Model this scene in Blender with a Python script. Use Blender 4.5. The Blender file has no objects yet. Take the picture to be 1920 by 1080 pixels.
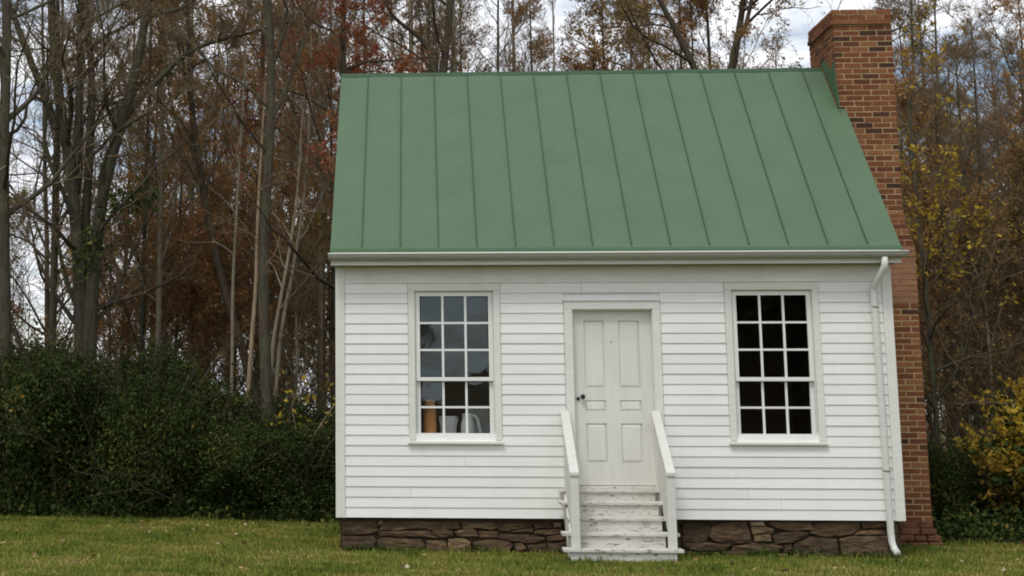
import bpy, bmesh, math, random
import numpy as np
from mathutils import Vector, Matrix

scene = bpy.context.scene
col = scene.collection
R = math.radians

# ------------------------------------------------------------------ camera
cam_d = bpy.data.cameras.new('camera')
cam = bpy.data.objects.new('camera', cam_d)
col.objects.link(cam)
right = Vector((0.99753586, 0.07015002, 0.00108306)); up = Vector((0.01119829, -0.17444169, 0.98460383))
fwd = Vector((-0.06925891, 0.9821655, 0.1747974))
m = Matrix((right, up, -fwd)).transposed().to_4x4()
m.translation = Vector((0.9703, -18.3067, 1.72))
cam.matrix_world = m
cam_d.sensor_width = 36.0
cam_d.lens = 3013.12 / 1920 * 36
cam_d.shift_x = (960 - 576.71) / 1920
cam_d.shift_y = (211.35 - 540) / 1920
cam_d.clip_start = 0.1
cam_d.clip_end = 2000
scene.camera = cam

# ------------------------------------------------------------------ sky, sun, exposure
SUN_EL, SUN_AZ = R(60), R(-25)          # azimuth measured from the side of the front wall, towards the left
world = bpy.data.worlds.new('World'); scene.world = world
world.use_nodes = True
nt = world.node_tree; nt.nodes.clear()
N = nt.nodes.new; L = nt.links.new
out = N('ShaderNodeOutputWorld')
bg_sky = N('ShaderNodeBackground'); bg_sky.inputs['Strength'].default_value = 0.10
bg_cloud = N('ShaderNodeBackground'); bg_cloud.inputs['Strength'].default_value = 1.0
sky = N('ShaderNodeTexSky'); sky.sky_type = 'NISHITA'; sky.sun_disc = False
sky.sun_elevation = SUN_EL; sky.sun_rotation = R(180 - 25)
L(sky.outputs[0], bg_sky.inputs['Color'])
tc = N('ShaderNodeTexCoord')
sep = N('ShaderNodeSeparateXYZ'); L(tc.outputs['Generated'], sep.inputs[0])
zz = N('ShaderNodeMath'); zz.operation = 'ABSOLUTE'; L(sep.outputs['Z'], zz.inputs[0])
za = N('ShaderNodeMath'); za.operation = 'ADD'; za.inputs[1].default_value = 0.22; L(zz.outputs[0], za.inputs[0])
inv = N('ShaderNodeMath'); inv.operation = 'DIVIDE'; inv.inputs[0].default_value = 1.0; L(za.outputs[0], inv.inputs[1])
vm = N('ShaderNodeVectorMath'); vm.operation = 'SCALE'; L(tc.outputs['Generated'], vm.inputs[0]); L(inv.outputs[0], vm.inputs['Scale'])
n1 = N('ShaderNodeTexNoise'); n1.inputs['Scale'].default_value = 2.1; n1.inputs['Detail'].default_value = 7; n1.inputs['Roughness'].default_value = .58
L(vm.outputs[0], n1.inputs['Vector'])
cr = N('ShaderNodeValToRGB'); cr.color_ramp.elements[0].position = .39; cr.color_ramp.elements[1].position = .52
L(n1.outputs['Fac'], cr.inputs['Fac'])
n2 = N('ShaderNodeTexNoise'); n2.inputs['Scale'].default_value = 3.4; n2.inputs['Detail'].default_value = 5
L(vm.outputs[0], n2.inputs['Vector'])
cc = N('ShaderNodeValToRGB')
cc.color_ramp.elements[0].position = .32; cc.color_ramp.elements[0].color = (.74, .78, .86, 1)
cc.color_ramp.elements[1].position = .66; cc.color_ramp.elements[1].color = (1.0, .99, .975, 1)
L(n2.outputs['Fac'], cc.inputs['Fac']); L(cc.outputs[0], bg_cloud.inputs['Color'])
mx = N('ShaderNodeMixShader'); L(cr.outputs[0], mx.inputs[0]); L(bg_sky.outputs[0], mx.inputs[1]); L(bg_cloud.outputs[0], mx.inputs[2])
L(mx.outputs[0], out.inputs['Surface'])

sun_d = bpy.data.lights.new('sun', 'SUN'); sun = bpy.data.objects.new('sun', sun_d); col.objects.link(sun)
sun_d.energy = 1.25; sun_d.angle = R(15); sun_d.color = (1.0, .97, .92)
to_sun = Vector((math.cos(SUN_EL) * math.sin(SUN_AZ), -math.cos(SUN_EL) * math.cos(SUN_AZ), math.sin(SUN_EL)))
sun.rotation_euler = to_sun.to_track_quat('Z', 'Y').to_euler()
sun.location = to_sun * 60

scene.cycles.filter_width = 1.9 if hasattr(scene, 'cycles') else 1.5
vs = scene.view_settings
vs.view_transform = 'Standard'; vs.look = 'None'; vs.exposure = 0.33; vs.gamma = 1; vs.use_curve_mapping = False

# ------------------------------------------------------------------ materials
def new_mat(name):
    mt = bpy.data.materials.new(name); mt.use_nodes = True
    return mt, mt.node_tree, mt.node_tree.nodes['Principled BSDF']

def ramp(t, stops):
    r = t.nodes.new('ShaderNodeValToRGB')
    e = r.color_ramp.elements
    while len(e) < len(stops): e.new(.5)
    for el, (p, c) in zip(e, stops):
        el.position = p; el.color = (*c, 1)
    return r

def noise(t, scale, detail=4, rough=.55, coord='Object', stretch=None):
    c = t.nodes.new('ShaderNodeTexCoord'); n = t.nodes.new('ShaderNodeTexNoise')
    n.inputs['Scale'].default_value = scale; n.inputs['Detail'].default_value = detail; n.inputs['Roughness'].default_value = rough
    src = c.outputs[coord]
    if coord == 'World':
        pass
    if stretch:
        mp = t.nodes.new('ShaderNodeMapping'); mp.inputs['Scale'].default_value = stretch
        t.links.new(src, mp.inputs['Vector']); src = mp.outputs[0]
    t.links.new(src, n.inputs['Vector'])
    return n

def wnoise(t, scale, detail=4, rough=.55, stretch=None):
    g = t.nodes.new('ShaderNodeNewGeometry'); n = t.nodes.new('ShaderNodeTexNoise')
    n.inputs['Scale'].default_value = scale; n.inputs['Detail'].default_value = detail; n.inputs['Roughness'].default_value = rough
    src = g.outputs['Position']
    if stretch:
        mp = t.nodes.new('ShaderNodeMapping'); mp.inputs['Scale'].default_value = stretch
        t.links.new(src, mp.inputs['Vector']); src = mp.outputs[0]
    t.links.new(src, n.inputs['Vector'])
    return n

def mixc(t, fac, a, b, mode='MIX'):
    mxn = t.nodes.new('ShaderNodeMix'); mxn.data_type = 'RGBA'; mxn.blend_type = mode
    for k, v in ((0, fac), (6, a), (7, b)):
        if hasattr(v, 'links'): t.links.new(v, mxn.inputs[k])
        elif k == 0: mxn.inputs[0].default_value = v
        else: mxn.inputs[k].default_value = (*v, 1)
    return mxn.outputs[2]

def bump(t, bsdf, src, strength, dist=.01):
    b = t.nodes.new('ShaderNodeBump'); b.inputs['Strength'].default_value = strength; b.inputs['Distance'].default_value = dist
    t.links.new(src, b.inputs['Height']); t.links.new(b.outputs[0], bsdf.inputs['Normal'])

def paint(name, c, var=.06, rough=.55, dirt=None, dirt_lo=.62, dirt_hi=.75, sc=6, stretch=(.35, 1, 3), spec=.35, grime=None):
    mt, t, b = new_mat(name)
    n = wnoise(t, sc, 6, .6, stretch)
    lo = tuple(x * (1 - var) for x in c); hi = tuple(min(1, x * (1 + var)) for x in c)
    r = ramp(t, [(.3, lo), (.7, hi)]); t.links.new(n.outputs['Fac'], r.inputs['Fac'])
    cc_ = r.outputs[0]
    rnd = t.nodes.new('ShaderNodeObjectInfo')
    v = t.nodes.new('ShaderNodeMapRange'); v.inputs['To Min'].default_value = .955; v.inputs['To Max'].default_value = 1.03
    t.links.new(rnd.outputs['Random'], v.inputs['Value'])
    hs = t.nodes.new('ShaderNodeHueSaturation'); t.links.new(cc_, hs.inputs['Color']); t.links.new(v.outputs[0], hs.inputs['Value'])
    cc_ = hs.outputs[0]
    if grime:
        ng = wnoise(t, 2.2, 7, .68, (1.6, 1.6, .55)); rg = ramp(t, [(.5, (0, 0, 0)), (.72, (.4, .4, .4))])
        t.links.new(ng.outputs['Fac'], rg.inputs['Fac'])
        cc_ = mixc(t, rg.outputs[0], cc_, grime)
    if dirt:
        nd = wnoise(t, 26, 6, .7, (.5, 1, 1.5)); rd = ramp(t, [(dirt_lo, (0, 0, 0)), (dirt_hi, (1, 1, 1))])
        t.links.new(nd.outputs['Fac'], rd.inputs['Fac'])
        cc_ = mixc(t, rd.outputs[0], cc_, dirt)
    t.links.new(cc_, b.inputs['Base Color'])
    b.inputs['Roughness'].default_value = rough; b.inputs['Specular IOR Level'].default_value = spec
    nb = wnoise(t, 60, 4, .6, (.25, 1, 1.5)); bump(t, b, nb.outputs['Fac'], .12, .004)
    return mt

M = {}
M['siding'] = paint('white_siding_paint', (.83, .825, .79), .025, .6, grime=(.74, .735, .68))
M['trim'] = paint('white_trim_paint', (.745, .735, .68), .05, .55, grime=(.58, .57, .50))
M['sash'] = paint('white_sash_paint', (.80, .80, .76), .03, .5)
M['door'] = paint('white_door_paint', (.725, .715, .66), .05, .5, stretch=(3, 1, .4), grime=(.58, .565, .50))
M['step'] = paint('worn_white_step_paint', (.62, .60, .55), .10, .7, dirt=(.15, .13, .105), dirt_lo=.56, dirt_hi=.63, grime=(.45, .42, .36))
M['rail'] = paint('white_rail_paint', (.66, .65, .595), .06, .65, dirt=(.22, .20, .17), dirt_lo=.64, dirt_hi=.70, grime=(.55, .54, .46))
M['gutter'] = paint('shaded_white_gutter', (.34, .335, .28), .08, .4, grime=(.25, .25, .19), spec=.5)  # white gutter with the shade of its curved underside mixed into the colour
M['downspout'] = paint('white_downspout_paint', (.67, .69, .63), .03, .4, spec=.5)
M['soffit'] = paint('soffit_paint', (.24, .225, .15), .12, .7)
M['room'] = paint('dark_room_boards', (.32, .21, .13), .2, .8)
M['black'] = paint('black_iron', (.02, .02, .02), .2, .4)
M['crock'] = paint('tan_stoneware', (.62, .27, .09), .10, .5)
M['bucket'] = paint('grey_galvanized', (.62, .63, .64), .08, .4)
M['pitcher'] = paint('white_enamel', (.55, .55, .53), .03, .3)

def roof_mat(name, base, darkk=1.0):
    mt, t, b = new_mat(name)
    n = wnoise(t, 2.2, 7, .62); n2_ = wnoise(t, 40, 3, .6)
    a = tuple(x * .94 * darkk for x in base); c = tuple(x * 1.06 * darkk for x in base)
    r = ramp(t, [(.32, a), (.68, c)]); t.links.new(n.outputs['Fac'], r.inputs['Fac'])
    r2 = ramp(t, [(.3, (.93, .93, .93)), (.7, (1.05, 1.04, 1.05))]); t.links.new(n2_.outputs['Fac'], r2.inputs['Fac'])
    o_ = mixc(t, 1.0, r.outputs[0], r2.outputs[0], 'MULTIPLY')
    nst = wnoise(t, 7, 5, .6, (2.5, .25, .25)); rs = ramp(t, [(.55, (0, 0, 0)), (.75, (.35, .35, .35))]); t.links.new(nst.outputs['Fac'], rs.inputs['Fac'])
    o_ = mixc(t, rs.outputs[0], o_, tuple(x * 1.12 * darkk for x in base))
    t.links.new(o_, b.inputs['Base Color']); b.inputs['Roughness'].default_value = .5; b.inputs['Specular IOR Level'].default_value = .3
    nb = wnoise(t, 3.5, 4, .5); bump(t, b, nb.outputs['Fac'], .16, .03)
    return mt
M['roof'] = roof_mat('green_roof_paint', (.088, .146, .080))
M['seam'] = roof_mat('green_seam_shade', (.036, .080, .038))  # darkened green: the soft shadow lines along the seams are in the colour
M['flashing'] = roof_mat('green_flashing_paint', (.05, .11, .048))

def brick_mat():
    mt, t, b = new_mat('red_brick')
    oi = t.nodes.new('ShaderNodeObjectInfo')
    r = ramp(t, [(0, (.06, .034, .026)), (.09, (.09, .042, .03)), (.16, (.15, .055, .033)), (.5, (.20, .078, .038)), (.8, (.245, .102, .048)), (1, (.27, .125, .06))])
    t.links.new(oi.outputs['Random'], r.inputs['Fac'])
    n = wnoise(t, 30, 6, .65); r2 = ramp(t, [(.28, (.6, .58, .55)), (.7, (1.18, 1.16, 1.12))]); t.links.new(n.outputs['Fac'], r2.inputs['Fac'])
    o_ = mixc(t, 1.0, r.outputs[0], r2.outputs[0], 'MULTIPLY')
    n3 = wnoise(t, 7, 6, .7); r3 = ramp(t, [(.6, (0, 0, 0)), (.75, (.12, .12, .12))]); t.links.new(n3.outputs['Fac'], r3.inputs['Fac'])
    o_ = mixc(t, r3.outputs[0], o_, (.36, .27, .19))
    t.links.new(o_, b.inputs['Base Color']); b.inputs['Roughness'].default_value = .9; b.inputs['Specular IOR Level'].default_value = .15
    bump(t, b, n.outputs['Fac'], .5, .008)
    return mt
M['brick'] = brick_mat()

def rough_mat(name, stops, scale=8, bumps=.5, bd=.02, spec=.15, stretch=None, second=None):
    mt, t, b = new_mat(name)
    n = wnoise(t, scale, 8, .65, stretch); r = ramp(t, stops); t.links.new(n.outputs['Fac'], r.inputs['Fac'])
    o_ = r.outputs[0]
    oi = t.nodes.new('ShaderNodeObjectInfo')
    rr = ramp(t, [(0, (.72, .72, .74)), (1, (1.3, 1.25, 1.18))]); t.links.new(oi.outputs['Random'], rr.inputs['Fac'])
    o_ = mixc(t, 1.0, o_, rr.outputs[0], 'MULTIPLY')
    if second:
        n2_ = wnoise(t, second[1], 6, .7); r2 = ramp(t, [(second[2], (0, 0, 0)), (second[2] + .12, (second[3],) * 3)]); t.links.new(n2_.outputs['Fac'], r2.inputs['Fac'])
        o_ = mixc(t, r2.outputs[0], o_, second[0])
    t.links.new(o_, b.inputs['Base Color']); b.inputs['Roughness'].default_value = .92; b.inputs['Specular IOR Level'].default_value = spec
    bump(t, b, n.outputs['Fac'], bumps, bd)
    return mt
M['mortar'] = rough_mat('lime_mortar', [(.3, (.24, .17, .09)), (.7, (.42, .31, .175))], 14)
M['parge'] = rough_mat('orange_parging', [(.3, (.18, .092, .054)), (.7, (.30, .165, .10))], 5, .4, .02, second=((.30, .10, .05), 9, .58, .5), stretch=(1, 1, 2.2))
M['chimney_foot'] = rough_mat('crumbling_brick_foot', [(.3, (.10, .05, .03)), (.55, (.20, .095, .052)), (.75, (.28, .165, .10))], 9, .8, .04)
M['stone'] = rough_mat('brown_fieldstone', [(.28, (.042, .030, .020)), (.5, (.115, .078, .047)), (.72, (.20, .14, .085))], 6, 1.0, .05, stretch=(1, 1, 3.2), second=((.10, .11, .07), 5, .60, .5))
M['stone_tan'] = rough_mat('tan_fieldstone', [(.28, (.10, .072, .04)), (.5, (.19, .135, .075)), (.72, (.28, .20, .12))], 8, .9, .04, stretch=(1, 1, 3))
M['stone_pale'] = rough_mat('pale_fieldstone', [(.28, (.22, .15, .11)), (.5, (.34, .26, .19)), (.72, (.45, .37, .28))], 11, .7, .03)
M['joint'] = rough_mat('dark_stone_joint', [(.3, (.045, .033, .022)), (.7, (.10, .072, .046))], 18, .5, .02)

def bark_mat(name, lo, hi, moss=(.10, .11, .055), amt=.5):
    mt, t, b = new_mat(name)
    n = wnoise(t, 9, 7, .68, (2.2, 2.2, .5)); r = ramp(t, [(.30, lo), (.72, hi)]); t.links.new(n.outputs['Fac'], r.inputs['Fac'])
    n2_ = wnoise(t, 1.7, 5, .6); r2 = ramp(t, [(.46, (0, 0, 0)), (.68, (amt,) * 3)]); t.links.new(n2_.outputs['Fac'], r2.inputs['Fac'])
    o_ = mixc(t, r2.outputs[0], r.outputs[0], moss)
    t.links.new(o_, b.inputs['Base Color']); b.inputs['Roughness'].default_value = .95; b.inputs['Specular IOR Level'].default_value = .1
    bump(t, b, n.outputs['Fac'], .8, .03)
    return mt
M['bark'] = bark_mat('grey_brown_bark', (.042, .035, .026), (.118, .10, .073))
M['bark_dark'] = bark_mat('dark_bark', (.036, .029, .021), (.115, .09, .062), amt=.3)
M['bark_pale'] = bark_mat('pale_bark', (.18, .15, .10), (.36, .31, .225), amt=.2)
M['bark_snag'] = bark_mat('bare_tan_wood', (.24, .17, .10), (.48, .37, .25), amt=.1)
M['twig'] = bark_mat('grey_twig', (.13, .096, .056), (.25, .19, .115), amt=.15)
M['twig_brown'] = bark_mat('brown_twig', (.145, .092, .048), (.27, .18, .10), amt=.15)

def leaf_mat(name, stops, trans=.42, patch=None):
    mt, t, b = new_mat(name)
    a = t.nodes.new('ShaderNodeAttribute'); a.attribute_name = 'tint'
    r = ramp(t, stops); t.links.new(a.outputs['Fac'], r.inputs['Fac'])
    t.links.new(r.outputs[0], b.inputs['Base Color']); b.inputs['Roughness'].default_value = .75; b.inputs['Specular IOR Level'].default_value = .12
    tr_ = t.nodes.new('ShaderNodeBsdfTranslucent'); t.links.new(r.outputs[0], tr_.inputs['Color'])
    ms = t.nodes.new('ShaderNodeMixShader'); ms.inputs[0].default_value = trans
    o = t.nodes['Material Output']; t.links.new(b.outputs[0], ms.inputs[1]); t.links.new(tr_.outputs[0], ms.inputs[2]); t.links.new(ms.outputs[0], o.inputs['Surface'])
    return mt
M['leaf_red'] = leaf_mat('red_autumn_leaf', [(0, (.15, .055, .035)), (.4, (.28, .085, .045)), (.75, (.36, .14, .06)), (1, (.42, .24, .09))])
M['leaf_russet'] = leaf_mat('russet_autumn_leaf', [(0, (.16, .08, .036)), (.45, (.33, .165, .06)), (.8, (.42, .26, .085)), (1, (.50, .38, .11))])
M['leaf_olive'] = leaf_mat('olive_autumn_leaf', [(0, (.13, .095, .05)), (.5, (.24, .17, .08)), (.8, (.34, .25, .085)), (1, (.56, .40, .07))])
M['leaf_yellow'] = leaf_mat('yellow_autumn_leaf', [(0, (.14, .10, .022)), (.35, (.32, .22, .035)), (.75, (.50, .35, .045)), (1, (.62, .45, .06))])
M['leaf_green'] = leaf_mat('dark_evergreen_leaf', [(0, (.018, .028, .008)), (.45, (.040, .060, .014)), (.78, (.068, .092, .022)), (.91, (.11, .10, .024)), (1, (.26, .18, .04))], .15)
M['leaf_weed'] = leaf_mat('green_weed_leaf', [(0, (.022, .042, .010)), (.6, (.045, .075, .017)), (.92, (.085, .105, .025)), (1, (.25, .19, .05))], .2)
M['leaf_cedar'] = leaf_mat('black_green_needle', [(0, (.03, .038, .018)), (1, (.10, .10, .045))], .1)  # needles of the added evergreens, toned for the window reflection
M['grass'] = leaf_mat('lawn_blade', [(0, (.065, .115, .016)), (.3, (.145, .19, .030)), (.58, (.235, .245, .046)), (.82, (.35, .30, .08)), (1, (.52, .42, .20))], .25)
M['fallen'] = leaf_mat('fallen_leaf', [(0, (.16, .085, .04)), (.5, (.30, .19, .08)), (.85, (.42, .33, .2)), (1, (.55, .48, .36))], .1)

def ground_mat():
    mt, t, b = new_mat('ground_soil')
    g = t.nodes.new('ShaderNodeNewGeometry'); s = t.nodes.new('ShaderNodeSeparateXYZ'); t.links.new(g.outputs['Position'], s.inputs[0])
    n = wnoise(t, 5, 8, .65); r = ramp(t, [(.3, (.06, .046, .024)), (.7, (.14, .105, .05))]); t.links.new(n.outputs['Fac'], r.inputs['Fac'])
    t.links.new(r.outputs[0], b.inputs['Base Color']); b.inputs['Roughness'].default_value = 1; b.inputs['Specular IOR Level'].default_value = .05
    bump(t, b, n.outputs['Fac'], .6, .04)
    return mt
M['ground'] = ground_mat()
def lawn_mat():
    mt, t, b = new_mat('lawn_turf')
    n = wnoise(t, 1.3, 6, .6); r = ramp(t, [(.30, (.075, .10, .018)), (.5, (.125, .13, .028)), (.68, (.19, .165, .05))]); t.links.new(n.outputs['Fac'], r.inputs['Fac'])
    n2_ = wnoise(t, 45, 6, .7); r2 = ramp(t, [(.3, (.55, .55, .5)), (.7, (1.25, 1.2, 1.1))]); t.links.new(n2_.outputs['Fac'], r2.inputs['Fac'])
    o_ = mixc(t, 1, r.outputs[0], r2.outputs[0], 'MULTIPLY')
    t.links.new(o_, b.inputs['Base Color']); b.inputs['Roughness'].default_value = 1; b.inputs['Specular IOR Level'].default_value = .05
    bump(t, b, n2_.outputs['Fac'], .8, .03)
    return mt
M['lawn'] = lawn_mat()

def glass_mat():
    mt = bpy.data.materials.new('window_glass'); mt.use_nodes = True; t = mt.node_tree; t.nodes.clear()
    o = t.nodes.new('ShaderNodeOutputMaterial'); tr_ = t.nodes.new('ShaderNodeBsdfTransparent'); gl = t.nodes.new('ShaderNodeBsdfGlossy')
    tr_.inputs['Color'].default_value = (.93, .95, .94, 1); gl.inputs['Roughness'].default_value = .015; gl.inputs['Color'].default_value = (.74, .89, .95, 1)  # bluish gloss tint stands in for blue sky in the reflection
    fr = t.nodes.new('ShaderNodeFresnel'); fr.inputs['IOR'].default_value = 1.52
    mu = t.nodes.new('ShaderNodeMath'); mu.operation = 'MULTIPLY'; mu.inputs[1].default_value = 1.95; t.links.new(fr.outputs[0], mu.inputs[0])   # both faces of the pane
    n = wnoise(t, 4.5, 2, .5); bp = t.nodes.new('ShaderNodeBump'); bp.inputs['Strength'].default_value = .03; bp.inputs['Distance'].default_value = .02
    t.links.new(n.outputs['Fac'], bp.inputs['Height']); t.links.new(bp.outputs[0], gl.inputs['Normal'])
    ms = t.nodes.new('ShaderNodeMixShader'); t.links.new(mu.outputs[0], ms.inputs[0]); t.links.new(tr_.outputs[0], ms.inputs[1]); t.links.new(gl.outputs[0], ms.inputs[2])
    t.links.new(ms.outputs[0], o.inputs['Surface'])
    return mt
M['glass'] = glass_mat()

# ------------------------------------------------------------------ mesh helpers
def tag(o, label=None, cat=None, group=None, kind=None):
    if label: o['label'] = label
    if cat: o['category'] = cat
    if group: o['group'] = group
    if kind: o['kind'] = kind
    return o
def empty(name, loc=(0, 0, 0), rz=0):
    o = bpy.data.objects.new(name, None); o.location = loc; o.rotation_euler.z = rz; o.empty_display_size = .2
    col.objects.link(o); return o
def link(name, mesh, parent=None, loc=None):
    o = bpy.data.objects.new(name, mesh); col.objects.link(o)
    if parent: o.parent = parent
    if loc: o.location = loc
    return o
class MB:
    def __init__(s): s.v = []; s.f = []
    def add(s, v, f):
        b = len(s.v); s.v += [tuple(p) for p in v]; s.f += [tuple(i + b for i in q) for q in f]; return s
    def box(s, x0, x1, y0, y1, z0, z1):
        return s.add([(x0, y0, z0), (x1, y0, z0), (x1, y1, z0), (x0, y1, z0), (x0, y0, z1), (x1, y0, z1), (x1, y1, z1), (x0, y1, z1)],
                     [(0, 3, 2, 1), (4, 5, 6, 7), (0, 1, 5, 4), (1, 2, 6, 5), (2, 3, 7, 6), (3, 0, 4, 7)])
    def prism(s, prof, x0, x1):          # profile in (y, z), swept along x
        n = len(prof); v = [(x0, y, z) for y, z in prof] + [(x1, y, z) for y, z in prof]
        f = [tuple(range(n))[::-1], tuple(range(n, 2 * n))] + [(i, (i + 1) % n, n + (i + 1) % n, n + i) for i in range(n)]
        # outward winding fixed below by normals recalculation
        return s.add(v, f)
    def tube(s, pts, rad, k=10, closed=True):
        pts = [Vector(p) for p in pts]; n = len(pts); rads = rad if hasattr(rad, '__len__') else [rad] * n
        vs_ = []; ref = Vector((.31, .87, .4))
        for i, p in enumerate(pts):
            d = (pts[min(i + 1, n - 1)] - pts[max(i - 1, 0)]).normalized()
            a = d.cross(ref).normalized(); b = d.cross(a)
            for j in range(k):
                t = 2 * math.pi * j / k; vs_.append(p + (a * math.cos(t) + b * math.sin(t)) * rads[i])
        f = [(i * k + j, i * k + (j + 1) % k, (i + 1) * k + (j + 1) % k, (i + 1) * k + j) for i in range(n - 1) for j in range(k)]
        if closed: f += [tuple(range(k))[::-1], tuple(range((n - 1) * k, n * k))]
        return s.add(vs_, f)
    def lathe(s, prof, c, k=20):         # profile (r, z)
        vs_ = [(c[0] + r * math.cos(2 * math.pi * j / k), c[1] + r * math.sin(2 * math.pi * j / k), c[2] + z) for r, z in prof for j in range(k)]
        n = len(prof)
        f = [(i * k + j, i * k + (j + 1) % k, (i + 1) * k + (j + 1) % k, (i + 1) * k + j) for i in range(n - 1) for j in range(k)]
        return s.add(vs_, f)
    def mesh(s, name, mat, smooth=False, bev=0):
        me = bpy.data.meshes.new(name); me.from_pydata(s.v, [], s.f)
        bm = bmesh.new(); bm.from_mesh(me)
        bmesh.ops.recalc_face_normals(bm, faces=bm.faces)
        if bev: bmesh.ops.bevel(bm, geom=[e for e in bm.edges if len(e.link_faces) == 2 and e.calc_face_angle(0) > .5], offset=bev, segments=1, affect='EDGES')
        bm.to_mesh(me); bm.free()
        me.materials.append(mat)
        if smooth: me.polygons.foreach_set('use_smooth', [True] * len(me.polygons))
        me.update(); return me
    def build(s, name, mat, parent=None, smooth=False, bev=0):
        return link(name, s.mesh(name, mat, smooth, bev), parent)
rnd = random.Random(7)
# ------------------------------------------------------------------ setting: ground and lawn
def edge_y(x):                       # where the mown lawn stops, in front of the thicket and the wood
    pts = [(-40, 5.2), (-6, 4.9), (-2.7, 4.6), (-.3, 4.05), (.4, 4.0), (6.6, 2.3), (7.1, 1.85), (9.5, 1.6), (40, 1.2)]
    for (a, b), (c, d) in zip(pts, pts[1:]):
        if x <= c: return b + (d - b) * (x - a) / (c - a)
    return pts[-1][1]
g = MB()
def gz(x, y):
    d = math.hypot(x - 3, y - 2)
    z = .058 - .0055 * max(-2, min(x, 9)) + .02 * min(14, max(0, -y - .1))
    z += .012 * math.sin(x * .9 + 1) * math.sin(y * .8)
    if y > 22: z -= .035 * (min(y, 300) - 22)
    return z
xs = [-900, -300, -120, -60, -40, -25, -15] + [x * 1.0 for x in range(-10, 19)] + [25, 35, 50, 90, 250, 900]
ys = [-900, -300, -100, -50, -30, -20, -14] + [y * 1.0 for y in range(-10, 16)] + [20, 26, 35, 50, 90, 250, 900]
xs = sorted(set(xs)); ys = sorted(set(ys))
g.add([(x, y, gz(x, y) - .012) for y in ys for x in xs], [(j * len(xs) + i, j * len(xs) + i + 1, (j + 1) * len(xs) + i + 1, (j + 1) * len(xs) + i) for j in range(len(ys) - 1) for i in range(len(xs) - 1)])
ground = g.build('ground', M['ground'], None, True); tag(ground, kind='structure')
g = MB()
lx = sorted(set([-40, -30, -22, -16] + [x * .5 for x in range(-26, 42)] + [24, 30, 40])); NY = 44
vv = []
for x in lx:
    e = edge_y(x)
    for j in range(NY + 1):
        y = -26 + (e + 26) * (j / NY)
        vv.append((x, y, gz(x, y) + .004))
g.add(vv, [(i * (NY + 1) + j, (i + 1) * (NY + 1) + j, (i + 1) * (NY + 1) + j + 1, i * (NY + 1) + j + 1) for i in range(len(lx) - 1) for j in range(NY)])
lawn = g.build('lawn', M['lawn'], None, True); tag(lawn, kind='structure')

# ------------------------------------------------------------------ house
house = empty('house')
tag(house, 'small white clapboard house with green metal roof and brick chimney', 'house')
W, D_, ZB, ZT = 6.17, 4.76, .42, 3.21
WIN = [1.3355, 4.857]                                     # window centres
DX0, DX1, DZ0, DZ1 = 2.655, 3.54, .765, 2.70             # door opening
# wall core around the openings
w = MB()
a = .40
w.box(0.02, WIN[0] - .442, .004, .12, ZB + .01, ZT); w.box(WIN[1] + .442, W - .02, .004, .12, ZB + .01, ZT)
w.box(WIN[0] + .442, DX0 - .002, .004, .12, ZB + .01, ZT); w.box(DX1 + .002, WIN[1] - .442, .004, .12, ZB + .01, ZT)
for c in WIN:
    w.box(c - .440, c + .440, .005, .119, ZB + .01, 1.235); w.box(c - .440, c + .440, .005, .119, 2.92, ZT)
w.box(DX0, DX1, .005, .119, ZB + .01, DZ0 - .03); w.box(DX0, DX1, .005, .119, DZ1 + .01, ZT)
w.build('wall', M['siding'], house)
# clapboards, each board a piece
PITCH = (3.0 - ZB) / 23
def board(x0, x1, i, z1=None):
    z0 = ZB + i * PITCH; zt = z0 + PITCH + .016 if z1 is None else z1
    j = rnd.uniform(-.0015, .0015)
    b = MB().prism([(-.0245 + j, z0), (-.0125 + j * .3, zt), (.002, zt), (.002, z0)], x0, x1)
    b.build('board', M['siding'], house)
CL, CR = .108, W - .108
for i in range(23):
    z0, z1 = ZB + i * PITCH, ZB + (i + 1) * PITCH
    cuts = []
    for c in WIN:
        if z1 > 1.216 + .01 and z0 < 2.99: cuts.append((c - .519, c + .519))
    if z0 < 2.79: cuts.append((2.558, 3.632))
    if z0 < 1.21: cuts = [(2.558, 3.632)]
    x = CL
    for a_, b_ in sorted(cuts) + [(CR, CR)]:
        if a_ - x > .02:
            if a_ - x > 1.3 and rnd.random() < .3: mid = x + (a_ - x) * rnd.uniform(.25, .75); board(x, mid - .0012, i); board(mid + .0012, a_, i)
            else: board(x, a_, i)
        x = b_
# corner boards, frieze, soffit, fascia
for x0, x1 in ((0, .106), (W - .106, W)):
    MB().box(x0, x1, -.030, .0, ZB - .004, ZT - .02).build('corner_board', M['trim'], house, bev=.003)
MB().box(.108, W - .108, -.026, .002, 3.0, ZT - .02).build('frieze_board', M['trim'], house)
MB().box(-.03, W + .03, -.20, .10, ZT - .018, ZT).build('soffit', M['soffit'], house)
MB().box(-.04, W + .07, -.218, -.202, ZT - .02, 3.335).build('fascia', M['trim'], house)
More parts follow.
